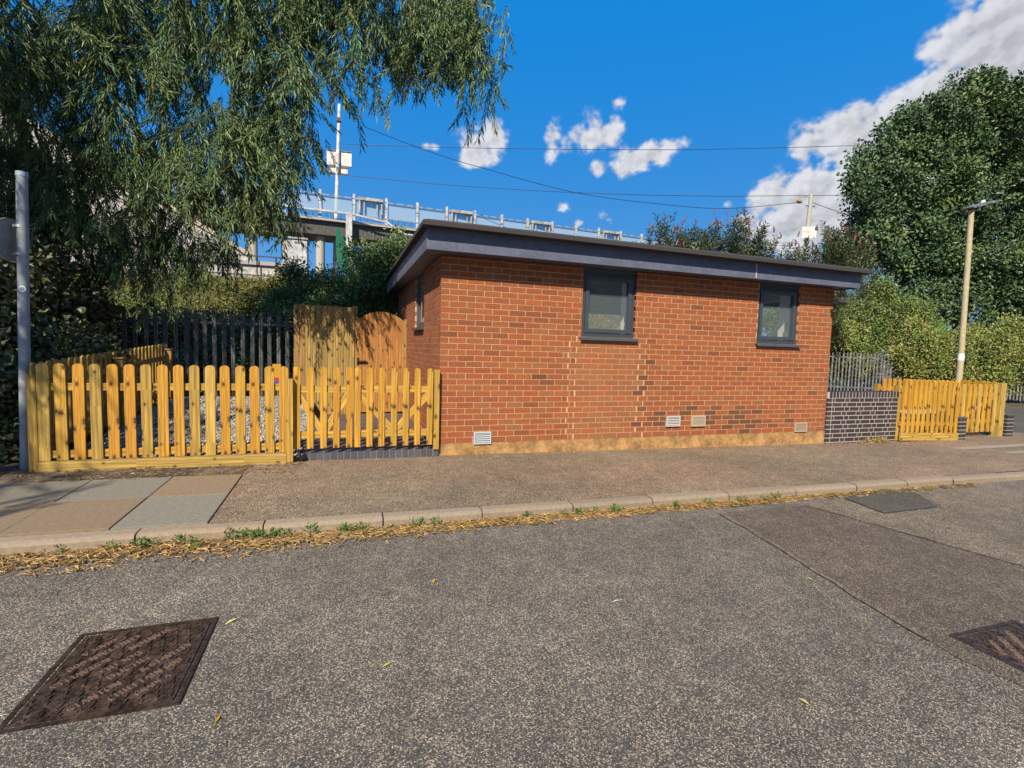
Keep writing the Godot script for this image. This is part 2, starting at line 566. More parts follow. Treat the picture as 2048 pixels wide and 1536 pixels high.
	var cols := [[-6.2, -5.5, brown, dark], [-5.49, -4.78, dark, brown], [-4.77, -4.09, brown, dark], [-4.08, -3.39, dark, brown], [-3.38, -2.74, grey, brown], [-2.73, -2.12, brown, grey]]
	for q in cols:
		for row in 2:
			var z0 := 0.58 if row == 0 else 1.275
			var z1 := 1.265 if row == 0 else 2.015
			var mb := MB.new()
			mb.col = vary(q[2 + row], 0.05)
			var sk: float = 0.05 * (q[0] + 3.0)
			var lift := rf(-0.002, 0.004)
			var ps := [Vector2(q[0] + sk * 0.2, z0), Vector2(q[1], z0 + rf(-0.01, 0.01)), Vector2(q[1], z1), Vector2(q[0], z1)]
			var top: Array[Vector3] = []
			for p in ps:
				top.append(Vector3(p.x, pav(p.x, p.y) + 0.004 + lift, p.y))
			var ctr := (top[0] + top[1] + top[2] + top[3]) * 0.25
			var inn: Array[Vector3] = []
			for t in top:
				inn.append(t.lerp(ctr, 0.018) + Vector3(0, 0.003, 0))
			mb.quad(inn[0], inn[1], inn[2], inn[3], ps[0], ps[1], ps[2], ps[3])
			for e in 4:
				var f := (e + 1) % 4
				mb.quad(top[e], top[f], inn[f], inn[e])
				mb.quad(top[e] - Vector3(0, 0.05, 0), top[f] - Vector3(0, 0.05, 0), top[f], top[e])
			put(mb, "paving_slab", M["concrete"], slabs)
	# kerb stones, some chipped and out of line
	var kb := MB.new()
	kb.col = Color(0.2, 0.16, 0.12)
	kb.span(Vector3(-9.0, -0.6, 2.05), Vector3(14.0, -0.44, 2.12))
	var kerb := struct(kb, "kerb", M["concrete"])
	var joints := [-8.7, -7.8, -6.9, -6.0, -5.2, -4.3, -3.42, -2.54, -1.72, -0.835, 0.0, 0.865, 1.72, 2.64, 3.545, 4.45, 5.28, 6.1, 7.14, 7.95, 8.8, 9.7, 10.6, 11.5, 12.4, 13.3, 14.2]
	for k in joints.size() - 1:
		var x0: float = joints[k] + 0.006
		var x1: float = joints[k + 1] - 0.006
		var mb := MB.new()
		mb.col = vary(Color(0.38, 0.30, 0.215), 0.09, 0.03)
		var dz := rf(-0.006, 0.006)
		var dy := rf(-0.005, 0.004)
		var drop := 0.03 * smoothstep(6.0, 8.5, x0)
		var prof := [Vector2(2.02, -0.2), Vector2(2.02, 0.0), Vector2(2.115, -0.002), Vector2(2.138, -0.009), Vector2(2.15, -0.03), Vector2(2.153, -0.2)]
		var nseg := 4
		for s in nseg:
			var xa := lerpf(x0, x1, float(s) / nseg)
			var xb := lerpf(x0, x1, float(s + 1) / nseg)
			for e in prof.size() - 1:
				var pa: Vector2 = prof[e]
				var pb: Vector2 = prof[e + 1]
				var ya := pav(xa, 2.0) + dy - drop
				var yb := pav(xb, 2.0) + dy - drop
				mb.quad(Vector3(xa, ya + pa.y, pa.x + dz), Vector3(xb, yb + pa.y, pa.x + dz), Vector3(xb, yb + pb.y, pb.x + dz), Vector3(xa, ya + pb.y, pb.x + dz))
		for xx in [x0, x1]:
			var yy := pav(xx, 2.0) + dy - drop
			mb.quad(Vector3(xx, yy - 0.2, 2.02 + dz), Vector3(xx, yy, 2.02 + dz), Vector3(xx, yy - 0.009, 2.138 + dz), Vector3(xx, yy - 0.2, 2.153 + dz))
		put(mb, "kerb_stone", M["concrete"], kerb)
	# concrete edging let into the footway farther on
	for q in [[8.6, 0.62, 12.4, 0.80], [9.2, 1.05, 12.4, 1.18]]:
		var mb := lay([[q[0], q[1]], [q[2], q[1] - 0.12], [q[2], q[3] - 0.12], [q[0], q[3]]], func(x: float, z: float) -> float: return pav(x, z), 0.005, Color(0.40, 0.34, 0.25))
		struct(mb, "pavement_edging", M["concrete"])
	# garden surface under the gravel, brick path to the side door
	var gd := sheet(-4.05, -1.62, -4.15, 0.03, 10, 14, func(x: float, z: float) -> float: return garden(x, z), func(_x: float, _z: float) -> Color: return Color(0.30, 0.29, 0.27))
	struct(gd, "gravel_bed", M["earth"])
	var pb := MB.new()
	pb.col = Color(0.16, 0.13, 0.115)
	pb.quad(Vector3(-1.62, -0.075, -3.6), Vector3(-0.001, -0.075, -3.6), Vector3(-0.001, -0.075, -0.10), Vector3(-1.62, -0.075, -0.10))
	var path := struct(pb, "path", M["mortar"])
	var cache := []
	for k in 5:
		var m := MB.new()
		m.col = vary(Color(0.125, 0.10, 0.105), 0.25, 0.08)
		m.box(Vector3.ZERO, Vector3(0.208, 0.03, 0.097))
		cache.append(m.mesh())
	for r in 33:
		for q in 8:
			var x := -1.51 + q * 0.213 - (0.1065 if r % 2 == 1 else 0.0)
			if x < -1.53 or x > -0.1:
				continue
			piece(cache[rng.randi() % 5], "paver", M["blue brick"], path, Vector3(x, -0.072 + rf(-0.002, 0.002), -0.17 - r * 0.103))

# ------------------------------------------------------------------ the brick hut
const EYE := Vector3(-1.15665, 1.23418, 6.28626)
var brick_cache := {}
var tones := []

func brick_mesh(s: Vector3, tone: int) -> Mesh:
	var key := "%d_%d_%d_%d" % [roundi(s.x * 1000), roundi(s.y * 1000), roundi(s.z * 1000), tone]
	if not brick_cache.has(key):
		var m := MB.new()
		m.col = tones[tone]
		m.box(Vector3.ZERO, s)
		brick_cache[key] = m.mesh()
	return brick_cache[key]

func window_unit(hut: Node, x0: float, x1: float, y0: float, y1: float, handle := true) -> void:
	var f := MB.new()
	f.col = Color(0.040, 0.052, 0.066)
	var w := 0.052
	var za := -0.105
	var zb := -0.035
	f.span(Vector3(x0, y0, za), Vector3(x0 + w, y1, zb)); f.span(Vector3(x1 - w, y0, za), Vector3(x1, y1, zb))
	f.span(Vector3(x0 + w, y0, za), Vector3(x1 - w, y0 + w, zb)); f.span(Vector3(x0 + w, y1 - w, za), Vector3(x1 - w, y1, zb))
	var win := put(f, "window", M["frame plastic"], hut)
	var c := MB.new()
	c.col = Color(0.044, 0.057, 0.072)
	var i := w + 0.004
	var cw := 0.052
	var zc := -0.022
	c.span(Vector3(x0 + i, y0 + i, za + 0.01), Vector3(x0 + i + cw, y1 - i, zc)); c.span(Vector3(x1 - i - cw, y0 + i, za + 0.01), Vector3(x1 - i, y1 - i, zc))
	c.span(Vector3(x0 + i + cw, y0 + i, za + 0.01), Vector3(x1 - i - cw, y0 + i + cw, zc)); c.span(Vector3(x0 + i + cw, y1 - i - cw, za + 0.01), Vector3(x1 - i - cw, y1 - i, zc))
	put(c, "casement", M["frame plastic"], win)
	var g := MB.new()
	var gi := i + cw - 0.006
	g.quad(Vector3(x0 + gi, y0 + gi, -0.058), Vector3(x0 + gi, y1 - gi, -0.058), Vector3(x1 - gi, y1 - gi, -0.058), Vector3(x1 - gi, y0 + gi, -0.058))
	put(g, "pane", M["glass"], win)
	var g2 := MB.new()
	g2.quad(Vector3(x0 + gi, y0 + gi, -0.078), Vector3(x0 + gi, y1 - gi, -0.078), Vector3(x1 - gi, y1 - gi, -0.078), Vector3(x1 - gi, y0 + gi, -0.078))
	put(g2, "pane", M["glass"], win)
	var h := MB.new()
	h.col = Color(0.06, 0.08, 0.1)
	h.span(Vector3(x0 - 0.004, y1 + 0.002, za), Vector3(x1 + 0.004, 2.36, -0.030))
	put(h, "head_panel", M["frame plastic"], win)
	var s := MB.new()
	s.col = Color(0.062, 0.08, 0.098)
	s.prism(PackedVector2Array([Vector2(-0.03, -0.002), Vector2(0.052, -0.018), Vector2(0.052, -0.052), Vector2(0.044, -0.052), Vector2(0.044, -0.03), Vector2(-0.03, -0.012)]), x0 - 0.03, x1 + 0.035, Transform3D(Basis(Vector3(0, 0, 1), Vector3(0, 1, 0), Vector3(1, 0, 0)), Vector3(0, y0, 0)))
	put(s, "sill", M["frame plastic"], win)
	if handle:
		var k := MB.new()
		k.col = Color(0.012, 0.012, 0.014)
		var hx := x1 - i - cw * 0.5
		var hy := (y0 + y1) * 0.5 - 0.1
		k.tube([Vector3(hx, hy, za), Vector3(hx, hy, za - 0.035), Vector3(hx, hy - 0.03, za - 0.045), Vector3(hx, hy - 0.12, za - 0.045)], [0.009, 0.009, 0.009, 0.007], 8)
		put(k, "handle", M["plastic"], win)

func vent(hut: Node, x0: float, x1: float, y0: float, y1: float, nsl: int, col: Color) -> void:
	var f := MB.new()
	f.col = col
	var w := 0.014
	f.span(Vector3(x0, y0, -0.01), Vector3(x0 + w, y1, 0.030)); f.span(Vector3(x1 - w, y0, -0.01), Vector3(x1, y1, 0.030))
	f.span(Vector3(x0 + w, y0, -0.01), Vector3(x1 - w, y0 + w, 0.030)); f.span(Vector3(x0 + w, y1 - w, -0.01), Vector3(x1 - w, y1, 0.030))
	var o := put(f, "air_vent", M["plastic"], hut)
	var b := MB.new()
	b.col = col
	b.span(Vector3(x0 + w, y0 + w, -0.008), Vector3(x1 - w, y1 - w, 0.004))
	put(b, "backing", M["plastic"], o)
	for k in nsl:
		var s := MB.new()
		s.col = col
		var yy := lerpf(y0 + w, y1 - w, (k + 0.5) / nsl)
		var hh := (y1 - y0 - 2 * w) / nsl * 0.27
		s.box(Vector3((x0 + x1) * 0.5, yy, 0.019), Vector3(x1 - x0 - 2 * w, hh * 1.3, 0.018), Basis(Vector3.RIGHT, 0.5))
		put(s, "slat", M["plastic"], o)

func build_hut() -> void:
	var hut := thing("brick_building", "single-storey red brick building with a flat dark grey roof and two front windows", "building", Vector3(3.25, -0.16, -2.6))
	# tones: 0-5 common reds and oranges, 6-8 browner, 9-10 sooty, 11-13 the paler infill below the window
	for c in [[0.420, 0.124, 0.038], [0.389, 0.109, 0.036], [0.452, 0.141, 0.042], [0.404, 0.131, 0.046], [0.430, 0.114, 0.037], [0.367, 0.114, 0.042], [0.352, 0.121, 0.044], [0.326, 0.097, 0.038], [0.389, 0.150, 0.056], [0.263, 0.092, 0.038], [0.194, 0.078, 0.036], [0.420, 0.167, 0.062], [0.389, 0.145, 0.058], [0.462, 0.145, 0.048]]:
		tones.append(Color(c[0], c[1], c[2]))
	var L := 6.5
	var D := 5.0
	var top := 2.355
	var w1 := [1.944, 2.775]
	var w2 := [4.96, 5.785]
	var sy := 1.425
	# mortar core of the outer leaf
	var mo := MB.new()
	mo.col = Color(0.76, 0.475, 0.275)
	for q in [[0.004, w1[0], 0.0, top], [w1[1], w2[0], 0.0, top], [w2[1], L - 0.004, 0.0, top], [w1[0], w1[1], 0.0, sy - 0.03], [w2[0], w2[1], 0.0, sy - 0.03]]:
		mo.span(Vector3(q[0], q[2], -0.105), Vector3(q[1], q[3], -0.0025))
	var sz := [-2.35, -1.36]
	for q in [[-0.105, sz[1], 0.0, top], [sz[0], -D, 0.0, top], [sz[1], sz[0], 0.0, 1.52]]:
		mo.span(Vector3(0.0025, q[2], q[0]), Vector3(0.105, q[3], q[1]))
	for q in [[-0.105, -0.6, 0.0, top], [-1.9, -D, 0.0, top], [-0.6, -1.9, 0.0, 1.3], [-0.6, -1.9, 2.2, top]]:
		mo.span(Vector3(L - 0.105, q[2], q[0]), Vector3(L - 0.0045, q[3], q[1]))
	for q in [[0.105, 3.7, 0.0, top], [5.7, L - 0.105, 0.0, top], [3.7, 5.7, 0.0, 1.1], [3.7, 5.7, 2.2, top]]:
		mo.span(Vector3(q[0], q[2], -D), Vector3(q[1], q[3], -D + 0.1))
	var wall := put(mo, "wall", M["mortar"], hut)
	# lining, floor and ceiling
	var li := MB.new()
	li.col = Color.WHITE
	for q in [[0.31, w1[0], 0.0, 2.33], [w1[1], w2[0], 0.0, 2.33], [w2[1], L - 0.31, 0.0, 2.33], [w1[0], w1[1], 0.0, sy], [w2[0], w2[1], 0.0, sy]]:
		li.span(Vector3(q[0], q[2], -0.40), Vector3(q[1], q[3], -0.106))
	for q in [[-0.106, sz[1], 0.0, 2.33], [sz[0], -D + 0.1, 0.0, 2.33], [sz[1], sz[0], 0.0, 1.52]]:
		li.span(Vector3(0.106, q[2], q[0]), Vector3(0.31, q[3], q[1]))
	for q in [[-0.106, -0.6, 0.0, 2.33], [-1.9, -D + 0.1, 0.0, 2.33], [-0.6, -1.9, 0.0, 1.3], [-0.6, -1.9, 2.2, 2.33]]:
		li.span(Vector3(L - 0.31, q[2], q[0]), Vector3(L - 0.106, q[3], q[1]))
	for q in [[0.31, 3.7, 0.0, 2.33], [5.7, L - 0.31, 0.0, 2.33], [3.7, 5.7, 0.0, 1.1], [3.7, 5.7, 2.2, 2.33]]:
		li.span(Vector3(q[0], q[2], -D + 0.101), Vector3(q[1], q[3], -D + 0.2))
	li.span(Vector3(0.106, 2.331, -0.106), Vector3(L - 0.106, 2.354, -D + 0.1))
	put(li, "lining", M["plaster"], hut)
	var fl := MB.new()
	fl.col = Color(0.16, 0.15, 0.14)
	fl.span(Vector3(0.11, -0.3, -0.11), Vector3(L - 0.11, -0.001, -D + 0.11))
	put(fl, "floor", M["concrete"], hut)
	# bricks in stretcher bond; the nearest three hundred are single pieces
	var all := []
	var J := 0.01
	var ncourse := 32
	for k in ncourse:
		var y0 := k * 0.075 + 0.005
		var h := 0.065
		if y0 + h > top:
			h = top - y0 - 0.002
			if h < 0.02:
				continue
		var yc := y0 + h * 0.5
		var inf := [1.862 - (0.11 if k % 2 == 1 else 0.0) + rf(-0.01, 0.008), 2.880 + (0.10 if k % 2 == 0 else 0.0) + rf(-0.01, 0.012)]
		var spans := []
		var x := 0.0
		if k % 2 == 1:
			spans.append([0.0, 0.1025]); x = 0.1125
		while x < L - 0.03:
			spans.append([x, minf(x + 0.215, L)]); x += 0.225
		var cut := []
		for s in spans:
			var pieces := [s]
			var holes := []
			if yc < sy:
				holes.append(inf)
			if yc > sy - 0.02:
				holes.append(w1); holes.append(w2)
			for hl in holes:
				var nx := []
				for p in pieces:
					if p[1] <= hl[0] or p[0] >= hl[1]:
						nx.append(p)
					else:
						if p[0] < hl[0] - 0.02:
							nx.append([p[0], hl[0]])
						if p[1] > hl[1] + 0.02:
							nx.append([hl[1], p[1]])
				pieces = nx
			cut += pieces
		for p in cut:
			all.append([p[0], p[1], y0, h, 0])
		if yc < sy:
			var ix: float = inf[0] + rf(0.014, 0.03)
			var iend: float = inf[1] - rf(0.014, 0.03)
			while ix < iend - 0.03:
				all.append([ix, minf(ix + 0.217, iend), y0 + 0.001, h, 1]); ix += 0.225
	var placed := []
	for b in all:
		var xc: float = (b[0] + b[1]) * 0.5
		var yc: float = b[2] + b[3] * 0.5
		var tone := rng.randi() % 6
		var dice := rng.randf()
		if dice < 0.16:
			tone = 6 + rng.randi() % 3
		elif dice < 0.18:
			tone = 9
		if b[4] == 1:
			tone = 11 + rng.randi() % 3
		# sooty patches low on the wall, as in the photograph
		var soot := exp(-pow((xc - 4.75) / 1.0, 2) - pow((yc - 0.22) / 0.14, 2)) * 0.95
		soot = maxf(soot, exp(-pow((xc - 3.2) / 0.35, 2) - pow((yc - 0.22) / 0.10, 2)) * 0.6)
		soot = maxf(soot, exp(-pow((xc - 1.25) / 0.4, 2) - pow((yc - 0.72) / 0.10, 2)) * 0.5)
		soot = maxf(soot, exp(-pow((xc - 2.95) / 0.12, 2) - pow((yc - 0.5) / 0.9, 2)) * 0.35)
		if rng.randf() < soot:
			tone = 9 + rng.randi() % 2
		var w: float = b[1] - b[0]
		var dep := 0.1
		var proud := snappedf(rf(0.0, 0.0012), 0.0001)
		var s := Vector3(snappedf(w, 0.002), snappedf(b[3], 0.001), dep)
		if b[0] < 0.01 and w < 0.11:
			s.z = 0.215
		placed.append([Vector3(xc, yc + rf(-0.0007, 0.0007), -s.z * 0.5 + proud), s, tone])
	placed.sort_custom(func(p, q) -> bool: return (p[0] as Vector3).distance_squared_to(EYE) < (q[0] as Vector3).distance_squared_to(EYE))
	for k in mini(300, placed.size()):
		piece(brick_mesh(placed[k][1], placed[k][2]), "brick", M["brick"], wall, placed[k][0])
	var rest := MB.new()
	for k in range(300, placed.size()):
		rest.col = tones[placed[k][2]]
		rest.box(placed[k][0], placed[k][1])
	# the side wall
	for k in ncourse:
		var y0 := k * 0.075 + 0.005
		var h := minf(0.065, top - y0 - 0.002)
		if h < 0.02:
			continue
		var z := 0.1125 if k % 2 == 0 else 0.225
		while z < D - 0.1:
			var z1 := z + 0.215
			var a := z
			if y0 > 1.5:
				if z < 1.36 and z1 > 1.36:
					z1 = 1.36
				elif z >= 1.36 and z1 <= 2.35:
					z += 0.225
					continue
				elif z < 2.35 and z1 > 2.35:
					a = 2.35
			if z1 - a > 0.02:
				rest.col = tones[rng.randi() % 8]
				rest.box(Vector3(0.05 - rf(0, 0.002), y0 + h * 0.5, -(a + z1) * 0.5), Vector3(0.1, h, z1 - a))
			z += 0.225
	var ro := put(rest, "brickwork", M["brick"], wall)
	ro.set_meta("kind", "stuff")
	# rendered plinth
	var pl := MB.new()
	pl.col = Color(0.47, 0.27, 0.105)
	pl.span(Vector3(-0.004, -0.42, -D), Vector3(L + 0.004, -0.003, 0.007))
	put(pl, "plinth", M["render"], hut)
	# windows
	window_unit(hut, w1[0], w1[1], sy, 2.30)
	window_unit(hut, w2[0], w2[1], sy, 2.30)
	var sw := MB.new()
	sw.col = Color(0.05, 0.066, 0.085)
	for q in [[sz[1], sz[1] - 0.08, 1.52, 2.35], [sz[0] + 0.08, sz[0], 1.52, 2.35], [sz[1] - 0.08, sz[0] + 0.08, 1.52, 1.6], [sz[1] - 0.08, sz[0] + 0.08, 2.25, 2.35]]:
		sw.span(Vector3(0.03, q[2], q[1]), Vector3(0.10, q[3], q[0]))
	sw.span(Vector3(-0.05, 1.475, sz[0] - 0.03), Vector3(0.03, 1.52, sz[1] + 0.03))
	var win := put(sw, "window", M["frame plastic"], hut)
	var sp := MB.new()
	sp.quad(Vector3(0.06, 1.6, sz[1] - 0.08), Vector3(0.06, 1.6, sz[0] + 0.08), Vector3(0.06, 2.25, sz[0] + 0.08), Vector3(0.06, 2.25, sz[1] - 0.08))
	put(sp, "pane", M["glass"], win)
	for q in [[Vector3(L - 0.09, 1.3, -1.9), Vector3(L - 0.03, 2.2, -0.6), 2], [Vector3(3.7, 1.1, -D + 0.03), Vector3(5.7, 2.2, -D + 0.09), 0]]:
		var bw := MB.new()
		bw.col = Color(0.05, 0.066, 0.085)
		var a: Vector3 = q[0]
		var b: Vector3 = q[1]
		var ax: int = q[2]
		bw.span(a, Vector3(b.x, a.y + 0.07, b.z)); bw.span(Vector3(a.x, b.y - 0.07, a.z), b)
		for e in [0.0, 1.0]:
			var lo := Vector3(a.x, a.y + 0.07, a.z)
			var hi := Vector3(b.x, b.y - 0.07, b.z)
			if e == 0.0:
				hi[ax] = a[ax] + 0.07
			else:
				lo[ax] = b[ax] - 0.07
			bw.span(lo, hi)
		var bo := put(bw, "window", M["frame plastic"], hut)
		var bg := MB.new()
		var mid := (a + b) * 0.5
		if ax == 2:
			bg.quad(Vector3(mid.x, a.y + 0.05, a.z + 0.05), Vector3(mid.x, a.y + 0.05, b.z - 0.05), Vector3(mid.x, b.y - 0.05, b.z - 0.05), Vector3(mid.x, b.y - 0.05, a.z + 0.05))
		else:
			bg.quad(Vector3(a.x + 0.05, a.y + 0.05, mid.z), Vector3(b.x - 0.05, a.y + 0.05, mid.z), Vector3(b.x - 0.05, b.y - 0.05, mid.z), Vector3(a.x + 0.05, b.y - 0.05, mid.z))
		put(bg, "pane", M["glass"], bo)
	# air vents
	vent(hut, 0.456, 0.688, -0.018, 0.140, 5, Color(0.42, 0.45, 0.49))
	vent(hut, 3.372, 3.604, 0.145, 0.300, 5, Color(0.44, 0.44, 0.42))
	vent(hut, 3.812, 4.055, 0.138, 0.295, 9, Color(0.42, 0.37, 0.27))
	vent(hut, 5.832, 6.088, 0.0, 0.148, 8, Color(0.38, 0.31, 0.24))
	# flat roof: deck with a felt lip, fascia boards, soffit
	var dip := func(x: float) -> float: return -0.045 * clampf(x / 6.5, 0.0, 1.0)
	var fe := MB.new()
	fe.col = Color(0.055, 0.054, 0.058)
	var xa := -0.295
	var xb := 6.80
	var za := 0.42
	var zb := -5.45
	var prof := [[0.0, 2.608], [0.0, 2.655], [0.012, 2.668], [0.03, 2.672], [0.075, 2.690]]
	var rings := []
	for p in prof:
		var nn := 14
		var ring: Array[Vector3] = []
		for k in nn:
			var x := lerpf(xa + p[0], xb - p[0], float(k) / (nn - 1))
			ring.append(Vector3(x, p[1] + dip.call(x) + (rf(-0.003, 0.003) if p[0] < 0.05 and p[1] > 2.62 else 0.0), za - p[0]))
		for k in nn:
			var x := lerpf(xb - p[0], xa + p[0], float(k) / (nn - 1))
			ring.append(Vector3(x, p[1] + dip.call(x), zb + p[0]))
		rings.append(ring)
	for q in rings.size() - 1:
		for k in rings[q].size():
			var k2: int = (k + 1) % rings[q].size()
			fe.quad(rings[q][k], rings[q][k2], rings[q + 1][k2], rings[q + 1][k])
	for e in [0, rings.size() - 1]:
		for k in 13:
			var rg: Array = rings[e]
			fe.quad(rg[k], rg[k + 1], rg[26 - k], rg[27 - k])
	var roof := put(fe, "roof", M["felt"], hut)
	var fa := [[Vector3(-0.225, 2.36, 0.26), Vector3(4.601, 2.36, 0.28), 0], [Vector3(4.607, 2.36, 0.26), Vector3(6.70, 2.36, 0.28), 0], [Vector3(-0.225, 2.36, 0.2595), Vector3(-0.205, 2.36, -5.3), 1], [Vector3(6.68, 2.36, 0.2595), Vector3(6.70, 2.36, -5.3), 1]]
	for q in fa:
		var mb := MB.new()
		mb.col = Color(0.12, 0.137, 0.20)
		var a: Vector3 = q[0]
		var b: Vector3 = q[1]
		var lo := Vector3(minf(a.x, b.x), 2.36, minf(a.z, b.z))
		var hi := Vector3(maxf(a.x, b.x), 0.0, maxf(a.z, b.z))
		var c := [Vector3(lo.x, 2.36 - 0.015 * lo.x / 6.5, hi.z), Vector3(hi.x, 2.36 - 0.015 * hi.x / 6.5, hi.z), Vector3(hi.x, 2.36 - 0.015 * hi.x / 6.5, lo.z), Vector3(lo.x, 2.36 - 0.015 * lo.x / 6.5, lo.z)]
		var t := []
		for p in c:
			t.append(Vector3(p.x, 2.612 + dip.call(p.x), p.z))
		for k in 4:
			mb.quad(c[k], c[(k + 1) % 4], t[(k + 1) % 4], t[k])
		mb.quad(c[0], c[1], c[2], c[3])
		put(mb, "fascia_board", M["grey paint"], roof)
	var st := MB.new()
	st.col = Color(0.40, 0.41, 0.46)
	st.span(Vector3(4.595, 2.362, 0.2805), Vector3(4.613, 2.565, 0.284))
	put(st, "joint_trim", M["plastic"], roof)
	var so := MB.new()
	so.col = Color(0.12, 0.137, 0.20)
	so.span(Vector3(-0.204, 2.362, -5.3), Vector3(6.679, 2.376, 0.2590))
	put(so, "soffit", M["grey paint"], roof)
	# floodlight under the eaves at the far corner
	var fl2 := thing("security_floodlight", "small black security floodlight under the eaves at the corner of the brick building", "light", Vector3(6.52, 2.1, 0.0))
	var ar := MB.new()
	ar.col = Color(0.55, 0.55, 0.55)
	ar.bar(Vector3(6.505, 2.19, -0.06), Vector3(6.58, 2.21, 0.02), 0.03, 0.02)
	ar.bar(Vector3(6.58, 2.21, 0.02), Vector3(6.50, 2.17, 0.16), 0.03, 0.02)
	put(ar, "bracket", M["plastic"], fl2)
	var hd := MB.new()
	hd.col = Color(0.03, 0.03, 0.033)
	hd.box(Vector3(6.44, 2.13, 0.18), Vector3(0.17, 0.10, 0.05), Basis(Vector3.RIGHT, -0.7))
	put(hd, "lamp_head", M["plastic"], fl2)
	var bx := MB.new()
	bx.col = Color(0.03, 0.03, 0.033)
	bx.span(Vector3(6.505, 1.80, -0.12), Vector3(6.57, 2.02, -0.04))
	put(bx, "junction_box", M["plastic"], fl2)

# ------------------------------------------------------------------ timber fences
var picket_cache := {}

func picket_mesh(w: float, h: float, t: float, kind: int) -> Mesh:
	var key := "%d_%d_%d_%d" % [roundi(w * 1000), roundi(h * 100), roundi(t * 1000), kind]
	if not picket_cache.has(key):
		var m := MB.new()
		var base: Color = [Color(0.56, 0.325, 0.040), Color(0.47, 0.30, 0.055), Color(0.58, 0.30, 0.030), Color(0.60, 0.40, 0.09), Color(0.57, 0.285, 0.025), Color(0.43, 0.285, 0.06), Color(0.60, 0.32, 0.03), Color(0.63, 0.345, 0.035)][kind % 8]
		m.col = base
		m.off = Vector2(0.137 * kind, 0.291 * kind)
		var poly := PackedVector2Array([Vector2(-w / 2, 0), Vector2(w / 2, 0)])
		for k in 9:
			var a := PI * k / 8.0
			poly.append(Vector2(cos(a) * w / 2, h - w * 0.38 + sin(a) * w * 0.38))
		m.prism(poly, -t / 2, t / 2)
		picket_cache[key] = m.mesh()
	return picket_cache[key]

func timber(parent: Node, called: String, a: Vector3, b: Vector3, w: float, t: float, side := Vector3.ZERO, col := Color(0.50, 0.315, 0.06)) -> void:
	var m := MB.new()
	m.col = vary(col, 0.06, 0.03)
	m.off = Vector2(rng.randf(), rng.randf())
	m.bar(a, b, w, t, side)
	put(m, called, M["fence timber"], parent)

func build_front_fence() -> void:
	var f := thing("picket_fence", "golden timber picket fence with rounded tops and a gravel board along the pavement", "fence", Vector3(-2.85, -0.13, 0.1))
	for k in 16:
		var x := -3.95 + k * 0.1449
		piece(picket_mesh(0.095, 0.972, 0.02, rng.randi() % 6), "picket", M["fence timber"], f, Vector3(x, -0.012, 0.121), Basis(Vector3.BACK, rf(-0.006, 0.006)))
	timber(f, "rail", Vector3(-4.0, 0.725, 0.092), Vector3(-1.755, 0.725, 0.092), 0.075, 0.036)
	timber(f, "rail", Vector3(-4.0, 0.045, 0.092), Vector3(-1.755, 0.055, 0.092), 0.075, 0.036)
	timber(f, "gravel_board", Vector3(-3.995, -0.085, 0.132), Vector3(-1.752, -0.085, 0.132), 0.135, 0.022, Vector3.ZERO, Color(0.52, 0.35, 0.085))
	timber(f, "post", Vector3(-4.035, -0.20, 0.10), Vector3(-4.035, 0.84, 0.10), 0.075, 0.075, Vector3.RIGHT)
	timber(f, "post", Vector3(-1.715, -0.20, 0.10), Vector3(-1.715, 0.82, 0.10), 0.07, 0.075, Vector3.RIGHT)

func build_side_fence() -> void:
	var f := thing("picket_fence", "brown timber picket fence with rails and capped posts, running back beside the ivy", "fence", Vector3(-4.1, 0.0, -2.0))
	var yt := func(z: float) -> float: return 0.955 + 0.047 * minf(-z, 4.0)
	for k in 27:
		var z := -0.02 - k * 0.148
		piece(picket_mesh(0.095, 0.972, 0.02, 5 if k % 3 else 1), "picket", M["fence timber"], f, Vector3(-4.085, yt.call(z) - 0.972, z), Basis(Vector3.UP, PI / 2))
	for h in [0.72, 0.12]:
		timber(f, "rail", Vector3(-4.055, yt.call(0.0) - 0.955 + h, 0.04), Vector3(-4.055, yt.call(-3.95) - 0.955 + h, -3.95), 0.075, 0.036, Vector3.UP, Color(0.36, 0.23, 0.06))
	for z in [-1.84, -3.88]:
		timber(f, "post", Vector3(-3.99, garden(0, z) - 0.1, z), Vector3(-3.99, yt.call(z) - 0.10, z), 0.09, 0.09, Vector3.RIGHT, Color(0.42, 0.26, 0.06))
		var m := MB.new()
		m.col = Color(0.40, 0.26, 0.07)
		m.box(Vector3(-3.99, yt.call(z) - 0.088, z), Vector3(0.12, 0.024, 0.12))
		put(m, "post_cap", M["fence timber"], f)

func gate_leaf(label: String, xs: Array, x0: float, x1: float) -> void:
	var g := thing("picket_gate", label, "gate", Vector3((x0 + x1) * 0.5, -0.01, 0.04), "pair of golden picket gates")
	for x in xs:
		piece(picket_mesh(0.07, 0.95, 0.02, [2, 4, 6, 7, 0][rng.randi() % 5]), "picket", M["fence timber"], g, Vector3(x, 0.008, 0.062), Basis(Vector3.BACK, rf(-0.004, 0.004)))
	timber(g, "rail", Vector3(x0, 0.70, 0.034), Vector3(x1, 0.70, 0.034), 0.08, 0.034, Vector3.ZERO, Color(0.56, 0.35, 0.07))
	timber(g, "rail", Vector3(x0, 0.165, 0.034), Vector3(x1, 0.165, 0.034), 0.08, 0.034, Vector3.ZERO, Color(0.56, 0.35, 0.07))
	var mid := (x0 + x1) * 0.5
	for s in [[x0 + 0.03, mid - 0.02], [x1 - 0.03, mid + 0.02]]:
		timber(g, "brace", Vector3(s[0], 0.655, 0.034), Vector3(s[1], 0.21, 0.034), 0.075, 0.033, Vector3.ZERO, Color(0.57, 0.36, 0.08))

